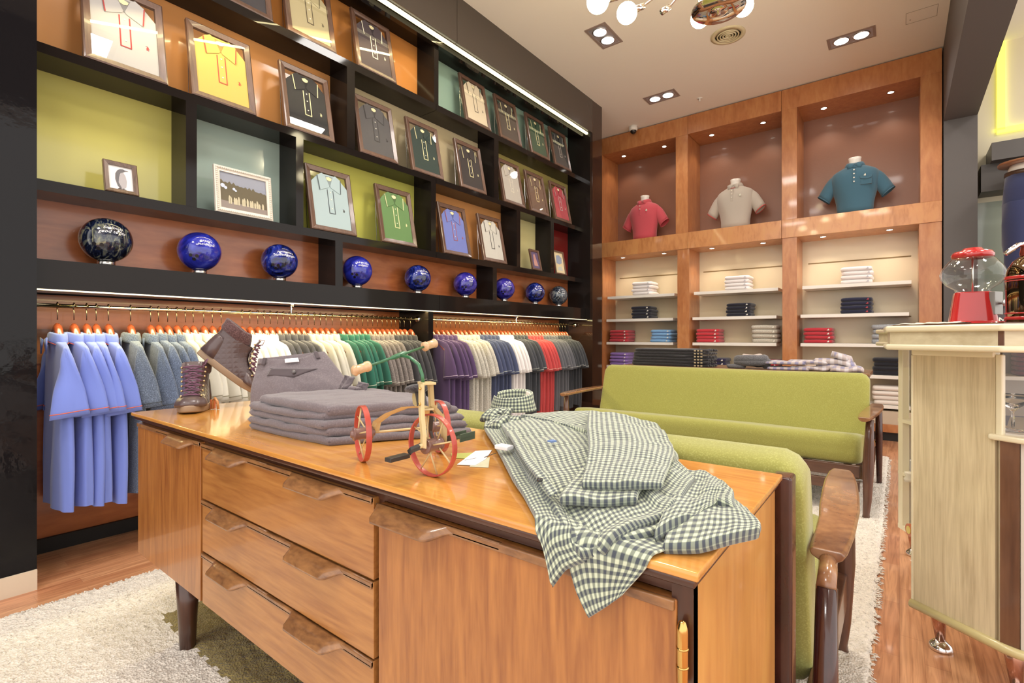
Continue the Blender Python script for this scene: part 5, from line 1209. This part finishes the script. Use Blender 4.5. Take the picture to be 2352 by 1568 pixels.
# ================================================================== COUNTER (vintage bar cabinet)
FORM=wood('formica_oak',L(222,204,162),L(190,170,130),'z',.32,.2,scale=1.3,fine=110,long=2.,cmid=L(208,189,148),bmp=.02); FORMH=wood('formica_oak_h',L(216,202,166),L(190,172,134),'x',.32,.2,scale=1.1,fine=50,long=3,bmp=.02)
TRIM=plain('cream_moulding',L(230,218,182),rough=.3,coat=.4); BRN=wood('counter_walnut',L(118,78,48),L(88,54,32),'z',.25,.4,scale=1,fine=40); CRI=plain('counter_cream',L(206,196,184),rough=.5); GLDL=plain('gold_line',L(120,104,50),rough=.3,metal=.5)
co=thing('bar_counter','pale oak laminate bar cabinet with cream mouldings and splayed metal legs at right','counter',(.35,2.5,0))
V2=lambda a:Vector((a[0],a[1]))
slabp=[(-.036,2.0),(.209,1.807),(.42,1.80),(1.0,1.95),(1.0,3.1),(.2,3.25),(-.085,3.12),(-.09,2.95),(-.045,2.85),(-.045,2.2)]
def inset(P,d):
    out=[]; n_=len(P)
    for i in range(n_):
        a,b_,c=V2(P[i-1]),V2(P[i]),V2(P[(i+1)%n_]); e1=(b_-a).normalized(); e2=(c-b_).normalized(); n1=Vector((-e1.y,e1.x)); n2=Vector((-e2.y,e2.x)); m_=(n1+n2); m_=m_/max(.4,m_.dot(n1)) if m_.length>1e-6 else n1
        out.append(tuple(b_+m_*d))
    return out
MB().prism(inset(slabp,.012),1.03,1.088).build('fascia',FORMH,co)
MB().prism(slabp,1.076,1.0955).build('top_moulding',TRIM,co,bevel=.007,seg=4); MB().prism(slabp,1.020,1.038).build('lower_moulding',TRIM,co,bevel=.007,seg=4)
MB().prism(inset(slabp,.02),1.0955,1.099).build('counter_surface',plain('counter_brown',L(92,62,42),rough=.2,coat=.3),co)
MB().prism([(.205,1.825),(.215,1.817),(.218,1.82),(.208,1.83)],1.038,1.078).build('corner_inlay',BRN,co)
A=Vector((.035,2.127));B=Vector((.217,1.99)); dAB=(B-A).normalized(); nAB=Vector((-dAB.y,dAB.x))
def wallp(nm,a,b_,z0,z1,th,mat,**k): d=(b_-a).normalized(); n_=Vector((-d.y,d.x))*th; return MB().prism([tuple(a),tuple(b_),tuple(b_+n_),tuple(a+n_)],z0,z1).build(nm,mat,co,**k)
wallp('end_panel',A,B,.185,1.005,.02,FORM); wallp('end_top_trim',A-nAB*.004-dAB*.004,B-nAB*.004,1.0,1.02,.03,TRIM,bevel=.005); wallp('end_edge_trim',A-dAB*.004-nAB*.002,A+dAB*.002-nAB*.002,.18,1.0,.024,TRIM)
MB().tube([(A.x-.004,A.y,.178),(B.x+.02,B.y-.018,.178),(.262,1.962,.178),(.32,1.955,.178),(.9,2.1,.178)],.014,10).build('base_moulding',plain('moulding_olive',L(196,180,120),rough=.3,coat=.3),co,smooth=True)
body=[(.225,1.992),(.30,1.972),(.9,2.1),(.9,2.5),(.3,2.42),(.24,2.02)]
MB().prism(body,.185,.775).build('lower_body',FORM,co)
for i,(a,b_,mt) in enumerate(((.0,.040,BRN),(.042,.052,CRI),(.054,.11,BRN))):
    p=Vector((.228,1.984)); d=(Vector((.30,1.964))-p).normalized(); wallp('front_stave',p+d*a,p+d*b_,.19,.772,-.006,mt)
wallp('corner_post',Vector((.217,1.99)),Vector((.232,1.98)),.775,1.01,.016,TRIM,bevel=.004)
led=[]
for k in range(13):
    f=k/12; led.append((.200+.26*f,1.985-.055*math.sin(min(1,f*2.2)*PI/2)-.0*f))
MB().prism(led+[(.46,2.1),(.24,2.06)],.765,.782).build('display_ledge',TRIM,co,bevel=.006,seg=3)
MB().prism([(.27,2.44),(.9,2.52),(.9,2.53),(.27,2.45)],.786,1.02).build('display_back',plain('display_grey',L(186,172,162),rough=.5),co)
MB().prism(inset(body,.002),.777,.786).build('display_floor',CRI,co)
MB().add([(.232,1.982,.786),(.9,2.09,.786),(.9,2.09,1.02),(.232,1.982,1.02)],[(0,1,2,3)]).build('glass_front',GLASS,co)
# open far wing with shelves facing the aisle
E_=Vector((-.006,2.89)); G_=Vector((.20,2.50))
wing=[tuple(E_),tuple(G_),(.5,2.75),(.2,3.1)]
for z0,z1 in ((.192,.212),(.437,.450),(.675,.690)): MB().prism(wing,z0,z1).build('wing_shelf',TRIM,co)
MB().prism([(-.005,2.915),(.0,2.925),(.4,3.0),(.4,2.985)],.21,.675).build('wing_back',CRI,co)
wallp('wing_post',E_,E_+Vector((.016,-.03)),.19,1.02,.03,TRIM,bevel=.004)
MB().add([(.0,2.885,.69),(.2,2.50,.69),(.2,2.50,1.02),(.0,2.885,1.02)],[(0,1,2,3)]).build('wing_glass',GLASS,co)
MB().prism([(.06,2.82),(.08,2.78),(.095,2.79),(.075,2.83)],.42,.437).prism([(.06,2.82),(.08,2.78),(.095,2.79),(.075,2.83)],.655,.675).build('shelf_clip',plain('clip_white',L(226,220,206),rough=.4),co)
def cleg(x,y):
    t=MB().cyl((x,y,.185),(x+.01,y-.005,.03),.028,.013,18).build('leg',plain('leg_bronze',L(190,140,116),rough=.15,metal=.8),co,smooth=True)
    MB().lathe([(.0,.034),(.014,.032),(.030,.018),(.034,.006),(.032,.001)],(x+.01,y-.005,0),24).build('foot_disc',CHROME,co,smooth=True)
cleg(.10,2.24); cleg(.045,3.12); cleg(.262,2.07)
# things inside / on the counter
t=thing('cocktail_glass','clear coupe glass standing in the counter display window','glass',(.262,2.05,.787)); 
t.location=(.262,2.05,.787); LOC[t.name]=Vector((.262,2.05,.787))
CG=plain('clear_glass',(1,1,1,1),rough=.0); CG.node_tree.nodes['Principled BSDF'].inputs['Transmission Weight'].default_value=1
MB().lathe([(.0,.001),(.028,.001),(.026,.003),(.004,.006),(.003,.055),(.012,.066),(.045,.095),(.047,.105),(.045,.104),(.041,.094),(.008,.070),(.0,.068)],(.262,2.05,.787),28,cap=False).build('coupe',CG,t,smooth=True)
t=thing('white_card','small folded white card behind the coupe glass in the display window','card',(.30,2.08,.787))
MB().prism([(.30,2.05),(.325,2.06),(.322,2.07),(.297,2.06)],.787,.84).build('card',WHITE,t)
MAU=fabric('mauve_cloth',L(130,76,88))  # reflection of a shelf with maroon shirts, built as solid slabs and board
for k in range(5):
    t=thing('mauve_reflection',f'mauve slab imitating a shirt reflected in the counter window, {["bottom","fourth down","third down","second down","topmost"][k]} of five','folded shirt',(.42,2.35,.93+.016*k),group='mauve slabs imitating a reflection in the counter window')
    slab(MB(),.30,.58,2.28,2.42,.935+.0155*k,.9495+.0155*k,k,.002).build('folded_body',MAU,t,smooth=True)
wallp('reflection_shelf',Vector((.26,2.25)),Vector((.9,2.30)),.922,.934,.2,WHITE)
p=at(2087,1192,y=2.72)
t=thing('candy_jar','small round orange and yellow tin on the lowest shelf of the counter','tin',(p.x,p.y,.213))
MB().cyl((p.x,p.y,.213+.026),(p.x+.02,p.y+.01,.213+.026),.026,n=24).build('tin',plain('tin_orange',L(196,96,36),rough=.3),t,smooth=False)
MB().cyl((p.x-.002,p.y-.001,.213+.026),(p.x,p.y,.213+.026),.016,n=24).build('tin_face',plain('tin_yellow',L(214,190,70),rough=.3),t)
p=at(2090,1075,y=2.70)
t=thing('china_jar','small cream china jar on the middle shelf of the counter','jar',(p.x,p.y,.45)); MB().lathe([(.0,.0),(.02,.0),(.022,.012),(.014,.022),(.02,.034),(.018,.040),(.0,.042)],(p.x,p.y,.45),18).build('jar',plain('china',L(224,214,190),rough=.2),t,smooth=True)
t=thing('patterned_box','small black and white patterned box on the middle shelf of the counter','box',(p.x+.03,p.y+.05,.45)); box(p.x+.0,p.x+.05,p.y+.04,p.y+.07,.45,.53).build('carton',gingham('box_pattern',L(220,216,210),L(40,36,40),.02,'Object'),t)
# gumball machine
gx,gy,gz=.196,2.30,1.0995
RED=plain('gum_red',L(188,24,22),rough=.16,coat=.6)
gm=thing('gumball_machine','red gumball machine with an empty glass globe on the counter','gumball machine',(gx,gy,gz))
c=(gx,gy,gz)
def sq(w,z,n_=32,p=.45): return [(gx+w*math.copysign(abs(math.cos(a))**p,math.cos(a)),gy+w*math.copysign(abs(math.sin(a))**p,math.sin(a)),gz+z) for a in [2*PI*k/n_ for k in range(n_)]]
MB().rings([sq(.074,0),sq(.074,.006),sq(.068,.008),sq(.062,.014),sq(.049,.108),sq(.047,.112)]).build('base_body',RED,gm,smooth=False,bevel=.001)
MB().lathe([(.044,.110),(.047,.122),(.070,.138),(.084,.160),(.086,.176),(.078,.198),(.060,.222),(.050,.232)],c,40,cap=False).build('glass_globe',thinglass('globe_glass',(.97,.98,.97,1),1.5),gm,smooth=True)
MB().lathe([(.050,.228),(.055,.230),(.056,.240),(.050,.250),(.030,.254),(.024,.262),(.0,.264)],c,36).build('lid',RED,gm,smooth=True)
MB().cyl((gx,gy,gz+.11),(gx,gy,gz+.235),.003,n=8).build('centre_rod',STEEL,gm,smooth=True)
dx=Vector((.88,-.47,0)); lx=Vector((.47,.88,0))
def ob_(nm,c0,hx,hy,hz,mat,**k):
    m=MB(); m.box(-hx,hx,-hy,hy,-hz,hz); M=Matrix(((dx.x,lx.x,0),(dx.y,lx.y,0),(0,0,1))); m.v=[tuple(M@Vector(v)+Vector(c0)) for v in m.v]; return m.build(nm,mat,gm,**k)
pc=Vector(c)+dx*.062+Vector((0,0,.072)); ob_('coin_plate',pc,.008,.026,.038,plain('cast_metal',L(150,146,140),rough=.45,metal=.8),bevel=.002)
MB().cyl(pc,pc+dx*.036+Vector((0,0,0)),.005,n=12).cyl(pc+dx*.02,pc+dx*.024,.011,n=14).build('crank_knob',CHROME,gm,smooth=True)
ob_('tray',Vector(c)+dx*.088+Vector((0,0,.006)),.026,.022,.006,RED,bevel=.002)
# soda siphon
sx,sy=.312,2.135
sp=thing('soda_siphon','chrome soda siphon with red bands at the right edge of the counter','siphon',(sx,sy,gz))
c=(sx,sy,gz)
MB().lathe([(.054,0),(.056,.006),(.057,.14),(.056,.150),(.052,.168),(.040,.190),(.026,.202),(.022,.205)],c,40).build('body',plain('siphon_chrome',L(132,108,78),rough=.05,metal=1),sp,smooth=True)
for z0,z1 in ((.012,.022),(.030,.034),(.134,.144),(.128,.131)): MB().lathe([(.0575,z0),(.059,z0+.001),(.059,z1-.001),(.0575,z1)],c,40,cap=False).build('red_band',RED,sp,smooth=True)
MB().lathe([(.024,.203),(.026,.21),(.022,.235),(.015,.25),(.0,.252)],c,28).build('head',plain('head_red',L(150,60,40),rough=.2,metal=.6),sp,smooth=True)
MB().tube([Vector(c)+Vector((0,0,.24)),Vector(c)+Vector((-.03,-.012,.238)),Vector(c)+Vector((-.058,-.03,.212))],.0075,14).build('spout',CHROME,sp,smooth=True)
# papers on the counter
PM=plain('paper_cream',L(226,216,192),rough=.7)
for i,(pts,lb) in enumerate(((((2075,746),(2100,739),(2150,741),(2180,746)),'loose cream paper at the left corner of the counter top'),(((2090,744),(2102,737),(2140,740),(2175,738)),'curled white paper sheet lying against the gumball machine'))):
    q_=Vector((.045+.05*i,2.14+.07*i,gz+.001+.004*i)); t=thing('paper_sheet',lb,'paper',q_)
    patched(t,'sheet',[q_+Vector((-.06,-.03,0)),q_+Vector((.06,-.09,.002))],[q_+Vector((.06,-.09,.002)),q_+Vector((.10,.05,.006))],[q_+Vector((-.03,.10,.004)),q_+Vector((.10,.05,.006))],[q_+Vector((-.06,-.03,0)),q_+Vector((-.03,.10,.004))],.0012,PM,nu=20,nv=20,wr=.006,wf=16,seed=i,rim=.001)
# ================================================================== TROUSER MANNEQUIN
mq=thing('trouser_mannequin','waist-down white mannequin in navy trousers and brown belt topped by a wooden disc','mannequin',(.905,6.0,PLATZ))
NT=fabric('navy_trousers',L(44,50,86),bmp=.2); mx_=.905; my=6.0; hz=2.46
def er(cx,cy,z,w,d): return [(cx+w*math.cos(a)+.006*math.sin(z*23+a*4),cy+d*math.sin(a),z) for a in [2*PI*k/32 for k in range(32)]]
MB().rings([er(mx_,my,2.10,.20,.135),er(mx_,my,2.19,.205,.14),er(mx_,my,2.31,.20,.13),er(mx_,my,hz,.185,.115)]).build('trousers_seat',NT,mq,smooth=True)
for s in (-1,1):
    MB().rings([er(mx_+s*.105,my-.0,z,w,d) for z,w,d in ((PLATZ+.07,.088,.10),(PLATZ+.2,.086,.095),(1.75,.092,.10),(1.85,.098,.105),(2.02,.108,.12),(2.2,.10,.13))]).build('trouser_leg',NT,mq,smooth=True,bevel=.002)
    MB().tube([(mx_+s*.105,my+.05,PLATZ+.03),(mx_+s*.105,my-.04,PLATZ+.035),(mx_+s*.11,my-.13,PLATZ+.022)],[.04,.042,.022],16).cyl((mx_+s*.105,my+.02,PLATZ+.04),(mx_+s*.105,my+.02,PLATZ+.12),.04,n=16).build('foot_form',plain('mannequin_white',0),mq,smooth=True)
MB().rings([er(mx_,my,hz-.03,.19,.12),er(mx_,my,hz+.005,.19,.12)]).build('belt',plain('belt_brown',L(70,48,34),rough=.4),mq,smooth=True)
MB().rings([er(mx_,my,hz+.0,.175,.11),er(mx_,my,hz+.06,.165,.10)]).build('waist_form',plain('mannequin_white',0),mq,smooth=True)
MB().rings([er(mx_,my-.02,hz+.06,.24,.19),er(mx_,my-.02,hz+.075,.245,.195)]).build('wooden_disc',wood('disc_wood',L(160,104,64),L(120,74,44),'x',.3,.3),mq,smooth=True,bevel=.002)
